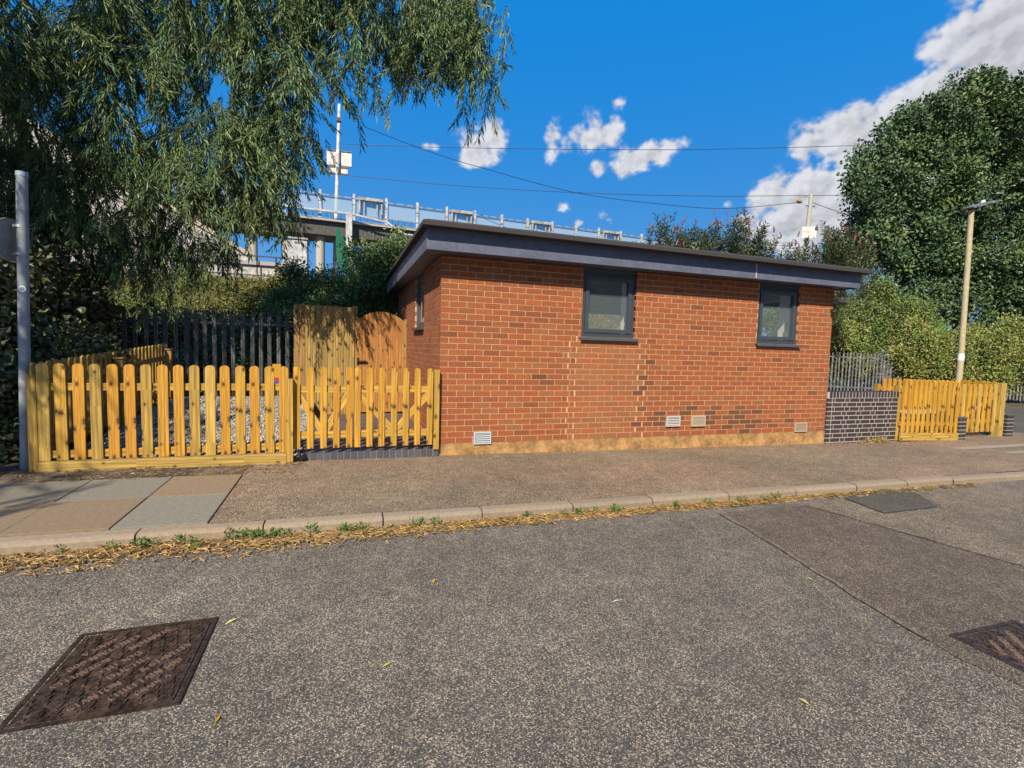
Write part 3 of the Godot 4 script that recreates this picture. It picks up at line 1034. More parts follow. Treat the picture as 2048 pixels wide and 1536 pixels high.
func build_gates() -> void:
	gate_leaf("golden picket gate leaf of five pickets hung beside the fence post", [-1.645, -1.504, -1.36, -1.219, -1.074], -1.675, -1.045)
	gate_leaf("golden picket gate leaf of seven pickets hung beside the brick building", [-0.984, -0.844, -0.706, -0.559, -0.418, -0.277, -0.125], -1.015, -0.095)
	var p := thing("gate_post", "slim golden timber gate post against the corner of the brick building", "post", Vector3(-0.035, -0.06, 0.04))
	timber(p, "post", Vector3(-0.040, -0.056, 0.035), Vector3(-0.040, 0.94, 0.035), 0.065, 0.07, Vector3.RIGHT)
	# step of blue bricks on edge under the gates
	var s := thing("brick_step", "low step of dark blue bricks set on edge beneath the picket gates", "step", Vector3(-0.8, -0.15, 0.0))
	var core := MB.new()
	core.col = Color(0.42, 0.37, 0.32)
	core.span(Vector3(-1.585, -0.3, -0.098), Vector3(-0.008, -0.057, 0.04))
	put(core, "mortar_bed", M["mortar"], s)
	var v := []
	for k in 4:
		var m := MB.new()
		m.col = vary(Color(0.105, 0.105, 0.125), 0.25, 0.08)
		m.box(Vector3.ZERO, Vector3(0.066, 0.10, 0.16))
		v.append(m.mesh())
	for k in 21:
		piece(v[rng.randi() % 4], "brick", M["blue brick"], s, Vector3(-1.55 + k * 0.0755, -0.102 + rf(-0.002, 0.002), -0.032 + rf(-0.002, 0.002)))
	# tall closeboard panel and the arched gate at the end of the path
	var z := -3.45
	var cb := thing("board_fence", "tall olive-brown closeboard fence panel between metal palisade and arched gate", "fence", Vector3(-1.45, -0.08, z))
	for k in 11:
		var x := -1.925 + k * 0.0935
		var m := MB.new()
		m.col = vary(Color(0.40, 0.275, 0.085) if k > 1 else Color(0.37, 0.22, 0.075), 0.09, 0.04)
		m.off = Vector2(rng.randf(), rng.randf())
		m.box(Vector3(x, 0.915, z + (0.006 if k % 2 else 0.0)), Vector3(0.0885, 1.97 - 0.002 * k, 0.018), Basis(Vector3.UP, 0.05))
		put(m, "board", M["fence timber"], cb)
	for h in [0.2, 0.95, 1.75]:
		timber(cb, "rail", Vector3(-1.97, h, z - 0.04), Vector3(-0.95, h, z - 0.04), 0.075, 0.036, Vector3.ZERO, Color(0.36, 0.24, 0.08))
	timber(cb, "post", Vector3(-0.935, -0.08, z - 0.06), Vector3(-0.935, 1.92, z - 0.06), 0.09, 0.09, Vector3.RIGHT, Color(0.3, 0.2, 0.07))
	var ag := thing("arched_gate", "orange-brown boarded garden gate with an arched top and a black latch", "gate", Vector3(-0.47, -0.07, z))
	for k in 9:
		var x0 := -0.895 + k * 0.0945
		var x1 := x0 + 0.0905
		var arc := func(x: float) -> float: return 1.675 + 0.165 * (1.0 - pow((x + 0.47) / 0.425, 2))
		var poly := PackedVector2Array([Vector2(x0, -0.03), Vector2(x1, -0.03), Vector2(x1, arc.call(x1)), Vector2((x0 + x1) * 0.5, arc.call((x0 + x1) * 0.5)), Vector2(x0, arc.call(x0))])
		var m := MB.new()
		m.col = vary(Color(0.47, 0.215, 0.055), 0.07, 0.04)
		m.off = Vector2(rng.randf(), rng.randf())
		m.prism(poly, z - 0.01, z + 0.01)
		put(m, "board", M["fence timber"], ag)
	timber(ag, "ledge", Vector3(-0.89, 0.25, z - 0.03), Vector3(-0.05, 0.25, z - 0.03), 0.1, 0.03)
	timber(ag, "ledge", Vector3(-0.89, 1.45, z - 0.03), Vector3(-0.05, 1.45, z - 0.03), 0.1, 0.03)
	timber(ag, "frame_post", Vector3(-0.026, -0.08, z - 0.02), Vector3(-0.026, 1.72, z - 0.02), 0.045, 0.07, Vector3.RIGHT, Color(0.36, 0.24, 0.09))
	var lt := MB.new()
	lt.col = Color(0.012, 0.012, 0.012)
	lt.span(Vector3(-0.90, 0.84, z + 0.011), Vector3(-0.86, 0.98, z + 0.018))
	lt.span(Vector3(-0.90, 0.90, z + 0.035), Vector3(-0.72, 0.925, z + 0.055))
	lt.span(Vector3(-0.89, 0.90, z + 0.017), Vector3(-0.87, 0.925, z + 0.04))
	put(lt, "latch", M["plastic"], ag)

# ------------------------------------------------------------------ metal palisade
func pale_mesh(h: float, col: Color) -> Mesh:
	var m := MB.new()
	m.col = col
	var xs := [-0.034, -0.017, 0.0, 0.017, 0.034]
	var zs := [0.0, 0.014, 0.002, 0.014, 0.0]
	var tp := [-0.07, -0.005, -0.045, 0.0, -0.075]
	for k in 4:
		for s in [0.0, -0.003]:
			m.quad(Vector3(xs[k], 0, zs[k] + s), Vector3(xs[k + 1], 0, zs[k + 1] + s), Vector3(xs[k + 1], h + tp[k + 1], zs[k + 1] + s), Vector3(xs[k], h + tp[k], zs[k] + s))
	return m.mesh()

func palisade(label: String, a: Vector3, b: Vector3, h: float, n: int, cols: Array, metal: Material) -> void:
	var f := thing("palisade_fence", label, "fence", (a + b) * 0.5)
	var d := (b - a).normalized()
	var nrm := Vector3(-d.z, 0, d.x)
	var bs := Basis(Vector3.UP, atan2(-d.z, d.x))
	var vs := []
	for c in cols:
		vs.append(pale_mesh(h, c))
	for k in n:
		var p := a.lerp(b, float(k) / (n - 1))
		piece(vs[rng.randi() % vs.size()], "pale", metal, f, p + bs * Vector3(0, rf(-0.008, 0.008), 0.012), bs * Basis(Vector3.BACK, rf(-0.012, 0.012)))
	for q in [0.25, h - 0.24]:
		var m := MB.new()
		m.col = cols[0]
		m.bar(a + Vector3(0, q, 0) - nrm * 0.02, b + Vector3(0, q, 0) - nrm * 0.02, 0.045, 0.03)
		put(m, "rail", metal, f)
	var np := int(ceil(a.distance_to(b) / 2.6)) + 1
	for k in np:
		var m := MB.new()
		m.col = cols[0]
		var p := a.lerp(b, float(k) / (np - 1)) - nrm * 0.07
		m.box(p + Vector3(0, h * 0.46, 0), Vector3(0.08, h * 0.98, 0.05), bs)
		put(m, "post", metal, f)

# ------------------------------------------------------------------ blue brick walls and the fenced yard on the right
func blue_tones() -> Array:
	return [Color(0.066, 0.054, 0.058), Color(0.052, 0.044, 0.050), Color(0.085, 0.066, 0.068), Color(0.060, 0.046, 0.062), Color(0.046, 0.042, 0.046)]

func blue_wall(o: Node, x0: float, x1: float, z0: float, z1: float, y0: float, courses: int, cap: bool, flemish: bool) -> void:
	var top := y0 + courses * 0.075
	var core := MB.new()
	core.col = Color(0.66, 0.57, 0.50)
	core.span(Vector3(x0 + 0.003, y0, z0 + 0.003), Vector3(x1 - 0.003, top + (0.10 if cap else -0.012), z1 - 0.0015))
	put(core, "mortar_core", M["mortar"], o)
	var ct := blue_tones()
	var cache := {}
	var mk := func(s: Vector3, t: int) -> Mesh:
		var key := "%d_%d_%d_%d" % [roundi(s.x * 500), roundi(s.y * 500), roundi(s.z * 500), t]
		if not cache.has(key):
			var m := MB.new()
			m.col = ct[t]
			m.box(Vector3.ZERO, s)
			cache[key] = m.mesh()
		return cache[key]
	for k in courses:
		var x := x0
		var j := k
		if flemish and k % 2 == 0:
			piece(mk.call(Vector3(0.0995, 0.062, 0.1), rng.randi() % 5), "brick", M["blue brick"], o, Vector3(x + 0.051, y0 + 0.005 + k * 0.075 + 0.0325, z1 - 0.05 + rf(0, 0.001)))
			x += 0.1125
			piece(mk.call(Vector3(0.047, 0.062, 0.1), rng.randi() % 5), "brick", M["blue brick"], o, Vector3(x + 0.025, y0 + 0.005 + k * 0.075 + 0.0325, z1 - 0.05 + rf(0, 0.001)))
			x += 0.06
		while x < x1 - 0.03:
			var w := 0.215
			if flemish and j % 2 == 1:
				w = 0.1025
			w = minf(w, x1 - x)
			piece(mk.call(Vector3(snappedf(w - 0.003, 0.004), 0.062, 0.1), rng.randi() % 5), "brick", M["blue brick"], o, Vector3(x + w * 0.5, y0 + 0.005 + k * 0.075 + 0.0325, z1 - 0.05 + rf(0, 0.001)))
			x += w + 0.01
			j += 1
	if cap:
		var x := x0 + 0.04
		while x < x1 - 0.03:
			piece(mk.call(Vector3(0.061, 0.100, z1 - z0 - 0.002), rng.randi() % 5), "coping_brick", M["blue brick"], o, Vector3(x + 0.0325, top + 0.052, (z0 + z1) * 0.5 + rf(0, 0.002)))
			x += 0.075

func right_fence(label: String, a: Vector3, b: Vector3, n: int, w: float, h: float, board: bool, kinds: Array, flip := 1.0) -> void:
	var f := thing("picket_fence", label, "fence", (a + b) * 0.5)
	var d := (b - a).normalized()
	var bs := Basis(Vector3.UP, atan2(-d.z, d.x))
	var nrm := bs * Vector3(0, 0, flip)
	for k in n:
		piece(picket_mesh(w, h, 0.02, kinds[rng.randi() % kinds.size()]), "picket", M["fence timber"], f, a.lerp(b, (k + 0.5) / n) + nrm * 0.021, bs * Basis(Vector3.BACK, rf(-0.006, 0.006)))
	for q in [0.16, h - 0.2]:
		timber(f, "rail", a + Vector3(0, q, 0) - nrm * 0.008, b + Vector3(0, q, 0) - nrm * 0.008, 0.075, 0.036, Vector3.UP)
	for p in [a, b]:
		timber(f, "post", p - nrm * 0.06 + Vector3(0, -0.15, 0), p - nrm * 0.06 + Vector3(0, h - 0.12, 0), 0.08, 0.08, bs.x)
	if board:
		timber(f, "gravel_board", a + nrm * 0.034 + Vector3(0, -0.07, 0), b + nrm * 0.034 + Vector3(0, -0.07, 0), 0.14, 0.022, Vector3.UP, Color(0.55, 0.36, 0.075))

func build_right() -> void:
	var w := thing("brick_wall", "low wall of dark blue engineering bricks with a brick-on-edge top beside the red building", "wall", Vector3(7.35, -0.23, -0.1))
	blue_wall(w, 6.515, 8.18, -0.215, 0.012, -0.275, 11, true, true)
	var w2 := thing("brick_wall", "low dark brick wall with a pale coping behind the right-hand picket fence", "wall", Vector3(9.5, -0.25, -0.75))
	blue_wall(w2, 8.5, 10.6, -0.86, -0.64, -0.3, 6, false, false)
	var cp := MB.new()
	cp.col = Color(0.66, 0.62, 0.54)
	cp.span(Vector3(8.48, 0.153, -0.88), Vector3(10.62, 0.195, -0.61))
	put(cp, "coping", M["concrete"], w2)
	var kinds := [0, 2, 6, 7]
	right_fence("golden picket fence with gravel board between blue brick wall and brick pier", Vector3(8.22, -0.07, 0.03), Vector3(9.76, -0.115, 0.03), 12, 0.072, 0.955, true, kinds)
	right_fence("golden picket fence across the back of the small yard, in front of the hedge", Vector3(9.12, -0.13, -0.98), Vector3(11.44, -0.16, -0.98), 16, 0.085, 0.97, false, kinds)
	right_fence("golden picket fence closing the yard beside the side road", Vector3(11.50, -0.17, -0.30), Vector3(11.50, -0.17, -0.95), 6, 0.095, 1.0, false, kinds, -1.0)
	var g := thing("picket_gate", "pale golden picket gate between two short blue brick piers", "gate", Vector3(10.8, -0.2, -0.2))
	for k in 8:
		piece(picket_mesh(0.095, 0.95, 0.02, [0, 3, 7][k % 3]), "picket", M["fence timber"], g, Vector3(10.10 + k * 0.158, -0.165, -0.175))
	for q in [0.05, 0.58]:
		timber(g, "rail", Vector3(10.05, q, -0.204), Vector3(11.28, q, -0.204), 0.08, 0.034)
	timber(g, "brace", Vector3(10.1, 0.09, -0.203), Vector3(11.24, 0.54, -0.203), 0.07, 0.032)
	var p := thing("gate_post", "broad golden timber gate post at the end of the yard", "post", Vector3(11.37, -0.27, -0.20))
	timber(p, "post", Vector3(11.37, -0.3, -0.20), Vector3(11.37, 0.81, -0.20), 0.15, 0.15, Vector3.RIGHT, Color(0.56, 0.38, 0.09))
	var piers := [["short blue brick pier at the end of the gravel-boarded picket fence", 9.80], ["short blue brick pier beside the broad timber gate post", 11.53]]
	for q in piers:
		var pr := thing("brick_pier", q[0], "pier", Vector3(q[1] + 0.11, -0.25, -0.06), "short blue brick piers")
		var x: float = q[1]
		var dz := 0.0 if x < 11.0 else -0.16
		blue_wall(pr, x, x + 0.22, -0.17 + dz, 0.05 + dz, -0.29, 6, false, false)
		var core := MB.new()
		core.col = blue_tones()[2]
		for k in 6:
			core.box(Vector3(x + 0.05, -0.29 + k * 0.075 + 0.0375, -0.112 + dz), Vector3(0.1, 0.065, 0.115))
			core.box(Vector3(x + 0.172, -0.29 + k * 0.075 + 0.0375, -0.112 + dz), Vector3(0.1, 0.065, 0.115))
		put(core, "side_bricks", M["blue brick"], pr)
		var tp := MB.new()
		tp.col = Color(0.16, 0.15, 0.15)
		tp.span(Vector3(x - 0.004, 0.158, -0.174 + dz), Vector3(x + 0.224, 0.176, 0.054 + dz))
		put(tp, "cap", M["blue brick"], pr)

# ------------------------------------------------------------------ poles, lamp, wires
func build_poles() -> void:
	var s := thing("sign_post", "grey steel post with the back of a round sign clamped to it", "sign post", Vector3(-4.185, -0.1, -0.05))
	var m := MB.new()
	m.col = Color(0.26, 0.30, 0.345)
	m.tube([Vector3(-4.187, -0.16, -0.05), Vector3(-4.125, 2.79, -0.05)], [0.046, 0.046], 20)
	put(m, "pole", M["grey paint"], s)
	m = MB.new()
	m.col = Color(0.24, 0.32, 0.42)
	m.tube([Vector3(-4.1255, 2.77, -0.05), Vector3(-4.125, 2.812, -0.05)], [0.049, 0.049], 20)
	put(m, "cap", M["plastic"], s)
	# the plate faces away to the left
	var ce := Vector3(-4.245, 2.155, -0.075)
	var n := Vector3(-0.97, 0.03, -0.24).normalized()
	var ux := Vector3.UP
	var uz := n.cross(ux).normalized()
	ux = uz.cross(n)
	m = MB.new()
	m.col = Color(0.28, 0.29, 0.27)
	m.tube([ce - n * 0.004, ce + n * 0.0], [0.205, 0.205], 40)
	put(m, "sign_plate", M["grey paint"], s)
	m = MB.new()
	m.col = Color(0.55, 0.56, 0.55)
	m.tube([ce - n * 0.008, ce + n * 0.006], [0.209, 0.209], 40, false)
	put(m, "rim", M["grey paint"], s)
	for y in [2.29, 2.02]:
		m = MB.new()
		m.col = Color(0.6, 0.62, 0.64)
		m.tube([Vector3(-4.140 - (2.8 - y) * 0.0212, y - 0.014, -0.05), Vector3(-4.140 - (2.8 - y) * 0.0212, y + 0.014, -0.05)], [0.0505, 0.0505], 20, false)
		put(m, "clamp", M["galvanised"], s)
		m = MB.new()
		m.col = Color(0.45, 0.46, 0.47)
		m.bar(Vector3(-4.19, y, -0.05), Vector3(-4.239, y, -0.075), 0.03, 0.02)
		put(m, "bracket", M["galvanised"], s)
	# a small ring-shaped sticker
	m = MB.new()
	m.col = Color(0.62, 0.72, 0.70)
	for k in 20:
		var a0 := TAU * k / 20.0
		var a1 := TAU * (k + 1) / 20.0
		var q := []
		for e in [[0.030, a0], [0.030, a1], [0.019, a1], [0.019, a0]]:
			var th: float = -0.15 + e[0] * sin(e[1]) / 0.047
			var y: float = 1.68 + e[0] * cos(e[1])
			var cx := -4.187 + (y + 0.16) / 2.95 * 0.062
			q.append(Vector3(cx + 0.0475 * sin(th + 0.35), y, -0.05 + 0.0475 * cos(th + 0.35)))
		m.quad(q[0], q[1], q[2], q[3])
	put(m, "sticker", M["plastic"], s)
	# street lamp
	var l := thing("street_lamp", "cream street lamp column with a flat grey lantern, behind the right-hand picket fence", "street lamp", Vector3(12.72, -0.3, -1.7))
	m = MB.new()
	m.col = Color(0.50, 0.43, 0.27)
	m.tube([Vector3(12.72, -0.3, -1.7), Vector3(12.715, 1.35, -1.7)], [0.068, 0.066], 16)
	m.tube([Vector3(12.715, 1.35, -1.7), Vector3(12.62, 4.74, -1.7)], [0.062, 0.055], 16)
	put(m, "column", M["grey paint"], l)
	m = MB.new()
	m.col = Color(0.72, 0.72, 0.70)
	m.tube([Vector3(12.7165, 1.24, -1.7), Vector3(12.7145, 1.40, -1.7)], [0.0685, 0.0665], 16, false)
	put(m, "collar", M["plastic"], l)
	m = MB.new()
	m.col = Color(0.34, 0.35, 0.36)
	m.prism(PackedVector2Array([Vector2(12.44, 4.735), Vector2(12.52, 4.72), Vector2(13.0, 4.86), Vector2(13.35, 4.96), Vector2(13.5, 5.0), Vector2(13.36, 5.0), Vector2(12.95, 4.915)]), -1.83, -1.57)
	put(m, "lantern", M["galvanised"], l)
	m = MB.new()
	m.col = Color(0.72, 0.72, 0.68)
	m.tube([Vector3(13.0, 4.90, -1.7), Vector3(12.99, 4.975, -1.7)], [0.05, 0.045], 14)
	put(m, "photocell", M["plastic"], l)
	m = MB.new()
	m.col = Color(0.2, 0.1, 0.07)
	m.tube([Vector3(12.62, 4.70, -1.7), Vector3(12.618, 4.775, -1.7)], [0.064, 0.064], 14)
	put(m, "spigot", M["dark metal"], l)
	# utility pole far behind
	var u := thing("utility_pole", "pale utility pole with a white plate and an insulator arm, far behind the roof", "utility pole", Vector3(29.7, 0.0, -21.7))
	m = MB.new()
	m.col = Color(0.60, 0.60, 0.56)
	m.tube([Vector3(29.5, -1.0, -21.7), Vector3(30.44, 12.75, -22.0)], [0.20, 0.13], 12)
	put(m, "pole", M["concrete"], u)
	m = MB.new()
	m.col = Color(0.85, 0.85, 0.82)
	m.box(Vector3(30.13, 9.98, -21.68), Vector3(0.95, 0.78, 0.04), Basis(Vector3.UP, -0.5))
	put(m, "plate", M["white paint"], u)
	m = MB.new()
	m.col = Color(0.5, 0.5, 0.48)
	m.bar(Vector3(30.44, 12.62, -22.0), Vector3(29.55, 12.45, -22.2), 0.05, 0.05)
	m.bar(Vector3(30.0, 11.9, -22.0), Vector3(30.75, 11.9, -21.9), 0.06, 0.06)
	put(m, "arm", M["galvanised"], u)
	m = MB.new()
	m.col = Color(0.30, 0.20, 0.08)
	m.tube([Vector3(29.4, 12.22, -22.22), Vector3(29.62, 12.2, -22.22), Vector3(29.85, 12.18, -22.22)], [0.07, 0.15, 0.07], 10)
	put(m, "insulator", M["plastic"], u)
	# overhead wires
	var wires := [["upper overhead wire crossing above the roof to the large tree", [[-1.04, 13.81, -28.47], [7.32, 14.19, -26.74], [21.61, 15.28, -24.12], [38.52, 17.34, -21.75], [51.64, 19.39, -20.65]]],
		["lower overhead wire strung past the top of the utility pole", [[-1.9, 11.59, -27.54], [5.27, 11.41, -26.16], [13.21, 11.47, -24.55], [21.94, 11.94, -23.23], [30.44, 12.66, -22.01], [34.86, 12.01, -17.29], [37.49, 11.53, -13.2]]],
		["sagging overhead wire slanting down from the willow to the insulator on the utility pole", [[-0.72, 6.39, -6.65], [1.01, 7.07, -9.29], [3.55, 8.02, -12.74], [9.72, 8.99, -17.08], [15.54, 9.75, -19.4], [21.77, 10.42, -20.53], [29.63, 12.14, -22.24]]],
		["short overhead wire dropping from the utility pole into the large tree", [[30.51, 12.16, -21.95], [31.17, 10.72, -19.5], [32.28, 9.05, -16.88]]]]
	for q in wires:
		var cv := Curve3D.new()
		var pp: Array = q[1]
		for k in pp.size():
			var p := Vector3(pp[k][0], pp[k][1], pp[k][2])
			var a: Array = pp[maxi(k - 1, 0)]
			var b: Array = pp[mini(k + 1, pp.size() - 1)]
			var t := Vector3(b[0] - a[0], b[1] - a[1], b[2] - a[2]) / 6.0
			cv.add_point(p, -t, t)
		cv.bake_interval = 0.6
		var pts := Array(cv.get_baked_points())
		var rad := []
		for p in pts:
			rad.append(clampf(EYE.distance_to(p) * 0.00052, 0.006, 0.02))
		var mb := MB.new()
		mb.col = Color(0.03, 0.035, 0.04)
		mb.tube(pts, rad, 5)
		var o := put(mb, "overhead_wire", M["plastic"])
		tag(o, q[0], "wire")

# ------------------------------------------------------------------ footbridge and the station behind
func build_bridge() -> void:
	var A := Vector3(-2.44, 0, -26.55)
	var dir := Vector3(21.17, 0, -1.59).normalized()
	var step := 1.93
	var b := thing("footbridge", "grey railway footbridge with white posts, clear parapet panels and dark beams above the shrubs", "bridge", Vector3(3, 4, -27))
	var at := func(k: float, y: float, out := 0.0) -> Vector3:
		return A + dir * (k * step) + Vector3(0, y, 0) + Vector3(-dir.z, 0, dir.x) * out
	var k0 := -6
	var k1 := 15
	var white := Color(0.58, 0.60, 0.61)
	var m := MB.new()
	m.col = Color(0.10, 0.095, 0.09)
	m.bar(at.call(k0, 8.1, -1.3), at.call(k1, 8.1, -1.3), 0.8, 2.4)
	put(m, "deck_beam", M["dark metal"], b)
	m = MB.new()
	m.col = Color(0.55, 0.57, 0.58)
	m.bar(at.call(k0, 8.56, -1.2), at.call(k1, 8.56, -1.2), 0.11, 2.7)
	put(m, "deck_edge", M["concrete"], b)
	for k in range(k0, k1 + 1):
		m = MB.new()
		m.col = white
		m.box(at.call(k, 9.40, 0.06), Vector3(0.15, 1.58, 0.15))
		m.box(at.call(k, 10.23, 0.06), Vector3(0.14, 0.1, 0.14))
		put(m, "post", M["white paint"], b)
		m = MB.new()
		m.col = Color(0.24, 0.22, 0.17)
		m.box(at.call(k, 9.62, 0.06), Vector3(0.17, 0.06, 0.17))
		put(m, "post_band", M["dark metal"], b)
		if k < k1:
			m = MB.new()
			var c: Vector3 = at.call(k + 0.5, 9.52, 0.02)
			m.box(c, Vector3(step - 0.22, 0.92, 0.02), Basis(Vector3.UP, atan2(-dir.z, dir.x)))
			put(m, "parapet_panel", M["parapet panel"], b)
	for q in [[10.02, 0.045, 0.62], [9.02, 0.06, 0.5], [8.66, 0.05, 0.5]]:
		m = MB.new()
		m.col = Color(q[2], q[2], q[2])
		m.bar(at.call(k0, q[0], 0.12), at.call(k1, q[0], 0.12), q[1], q[1])
		put(m, "handrail", M["galvanised"], b)
	for k in range(-14, 52):
		m = MB.new()
		m.col = Color(0.05, 0.05, 0.055)
		m.box(at.call(k * 0.2, 8.84, 0.12), Vector3(0.03, 0.34, 0.03))
		put(m, "baluster", M["dark metal"], b)
	# heating and lighting boxes on the parapet
	for k in [-2, 1, 4, 7, 10]:
		m = MB.new()
		m.col = Color(0.46, 0.46, 0.43)
		m.box(at.call(k + 0.5, 10.02, 0.2), Vector3(1.46, 0.17, 0.3))
		for s in [0.16, 0.84]:
			m.box(at.call(k + s, 9.55, 0.2), Vector3(0.09, 0.75, 0.2))
		m.box(at.call(k + 0.3, 9.6, 0.2), Vector3(0.07, 0.6, 0.07)); m.box(at.call(k + 0.7, 9.6, 0.2), Vector3(0.07, 0.6, 0.07))
		put(m, "lighting_box", M["white paint"], b)
	# columns
	for x in [-8.6, -6.15, -4.3, -2.44, 4.2, 10.0]:
		m = MB.new()
		m.col = Color(0.62, 0.61, 0.55)
		m.tube([Vector3(x, 1.0, -27.2), Vector3(x, 7.72, -27.2)], [0.28, 0.26], 12)
		put(m, "column", M["concrete"], b)
	m = MB.new()
	m.col = white
	m.span(Vector3(-0.98, 2.0, -26.4), Vector3(-0.62, 8.9, -26.1))
	m.bar(Vector3(-4.6, 9.05, -26.2), Vector3(-0.8, 9.0, -26.2), 0.09, 0.08)
	m.bar(Vector3(-0.8, 9.0, -26.2), Vector3(1.4, 8.72, -26.2), 0.09, 0.08)
	m.bar(Vector3(1.4, 8.72, -26.2), Vector3(2.5, 8.1, -26.2), 0.08, 0.08)
	m.bar(Vector3(2.5, 8.1, -26.2), Vector3(5.4, 8.0, -26.2), 0.08, 0.08)
	put(m, "stair_stringer", M["white paint"], b)
	# netting caught under the deck
	var net := MB.new()
	net.col = Color(0.008, 0.12, 0.065)
	var top := [Vector3(-1.50, 8.0, -25.9), Vector3(-1.36, 8.05, -25.95)]
	var mid := [Vector3(-1.55, 7.2, -25.8), Vector3(-0.95, 7.1, -25.95)]
	var low := [Vector3(-1.45, 5.6, -25.85), Vector3(-0.62, 5.4, -25.9)]
	for s in [Vector3.ZERO, Vector3(0, 0, 0.015)]:
		net.quad(top[0] + s, top[1] + s, mid[1] + s, mid[0] + s)
		net.quad(mid[0] + s, mid[1] + s, low[1] + s, low[0] + s)
	tag(put(net, "netting", M["plastic"]), "strip of dark green netting hanging under the footbridge", "netting")
	# mast with two plates
	var ms := thing("signal_mast", "slim white mast carrying two white plates, rising beside the willow", "mast", Vector3(-1.6, 4, -28.3))
	m = MB.new()
	m.col = Color(0.74, 0.74, 0.72)
	m.tube([Vector3(-1.70, 3.0, -28.2), Vector3(-1.56, 9.0, -28.29), Vector3(-1.38, 16.3, -28.77)], [0.13, 0.12, 0.10], 10)
	put(m, "pole", M["white paint"], ms)
	m = MB.new()
	m.col = Color(0.06, 0.06, 0.06)
	m.box(Vector3(-1.4, 15.3, -28.6), Vector3(0.3, 0.22, 0.2))
	put(m, "lamp_bracket", M["plastic"], ms)
	for q in [[Vector3(-1.38, 12.95, -28.72), Vector3(1.5, 0.96, 0.05)], [Vector3(-1.42, 12.2, -28.68), Vector3(1.12, 0.44, 0.05)]]:
		m = MB.new()
		m.col = Color(0.80, 0.78, 0.76)
		m.box(q[0], q[1], Basis(Vector3.UP, -0.1))
		put(m, "plate", M["white paint"], ms)
		m = MB.new()
		m.col = Color(0.25, 0.25, 0.25)
		m.box(q[0] + Vector3(0, q[1].y * 0.5 - 0.02, 0.05), Vector3(q[1].x, 0.05, 0.06), Basis(Vector3.UP, -0.1))
		m.box(q[0] - Vector3(0, q[1].y * 0.5 - 0.02, -0.05), Vector3(q[1].x, 0.05, 0.06), Basis(Vector3.UP, -0.1))
		put(m, "plate_rail", M["galvanised"], ms)
	# ramp walls up to the bridge
	var rp := thing("ramp_wall", "long white sloping ramp wall with a pale coping, half hidden by the willow", "wall", Vector3(-9, 2.5, -18.6))
	m = MB.new()
	m.col = Color(0.56, 0.54, 0.52)
	m.prism(PackedVector2Array([Vector2(-16.5, 11.6), Vector2(-5.02, 4.90), Vector2(-5.02, 2.4), Vector2(-16.5, 1.4)]), -18.9, -18.5)
	put(m, "wall_face", M["render"], rp)
	m = MB.new()
	m.col = Color(0.62, 0.54, 0.40)
	m.bar(Vector3(-16.5, 11.68, -18.7), Vector3(-4.95, 4.94, -18.7), 0.16, 0.6)
	put(m, "coping", M["concrete"], rp)
	var lw := thing("low_wall", "low white wall with two dark handrails in front of the ramp wall", "wall", Vector3(-4.7, 2.6, -17.5))
	m = MB.new()
	m.col = Color(0.56, 0.55, 0.53)
	m.span(Vector3(-7.6, 2.2, -17.8), Vector3(-3.3, 4.4, -17.5))
	put(m, "wall_face", M["render"], lw)
	m = MB.new()
	m.col = Color(0.52, 0.52, 0.50)
	m.span(Vector3(-7.7, 4.4, -17.9), Vector3(-2.9, 4.56, -17.4))
	put(m, "coping", M["concrete"], lw)
	for y in [4.74, 3.95]:
		m = MB.new()
		m.col = Color(0.06, 0.06, 0.07)
		m.bar(Vector3(-7.6, y, -17.3), Vector3(-3.0, y, -17.3), 0.05, 0.05)
		for k in 7:
			m.bar(Vector3(-7.4 + k * 0.72, 3.9, -17.3), Vector3(-7.4 + k * 0.72, 4.75, -17.3), 0.04, 0.04)
		put(m, "handrail", M["dark metal"], lw)
	var cb := thing("equipment_cabinet", "pale grey equipment cabinet standing above the shrubs by the footbridge", "cabinet", Vector3(-2.8, 3.2, -15.5))
	m = MB.new()
	m.col = Color(0.56, 0.58, 0.62)
	m.span(Vector3(-3.14, 2.6, -16.2), Vector3(-2.46, 5.16, -15.0))
	put(m, "body", M["white paint"], cb)
	m = MB.new()
	m.col = Color(0.48, 0.5, 0.54)
	m.span(Vector3(-3.18, 5.16, -16.25), Vector3(-2.42, 5.22, -14.95))
	put(m, "lid", M["white paint"], cb)
	m = MB.new()
	m.col = Color(0.1, 0.1, 0.11)
	m.span(Vector3(-2.9, 5.0, -15.02), Vector3(-2.72, 5.06, -14.985))
	put(m, "vent_slot", M["plastic"], cb)

# ------------------------------------------------------------------ plants
func leaf(m: MB, p: Vector3, d: Vector3, up: Vector3, l: float, w: float, fold := 0.25) -> void:
	var s := d.cross(up).normalized()
	var nn := s.cross(d).normalized()
	var mid := p + d * l * 0.45
	var tip := p + d * l - nn * l * 0.12
	m.tri(p, mid + s * w * 0.5 + nn * w * fold, tip)
	m.tri(p, tip, mid - s * w * 0.5 + nn * w * fold)

func cluster(n: int, rad: float, l: float, w: float, sd: int) -> Mesh:
	var r := RandomNumberGenerator.new(); r.seed = sd
	var m := MB.new()
	for k in n:
		var o := Vector3(r.randfn(), r.randfn(), r.randfn()).normalized()
		var p := o * rad * pow(r.randf(), 0.5)
		var d := (o * 0.7 + Vector3(r.randfn(), r.randfn() + 0.1, r.randfn()) * 0.6).normalized()
		var g := r.randf_range(0.7, 1.3)
		m.col = Color(g * r.randf_range(0.9, 1.15), g, g * r.randf_range(0.8, 1.1))
		leaf(m, p, d, Vector3(r.randfn() * 0.5, 1, r.randfn() * 0.5).normalized(), l * r.randf_range(0.65, 1.2), w * r.randf_range(0.7, 1.2))
	return m.mesh()

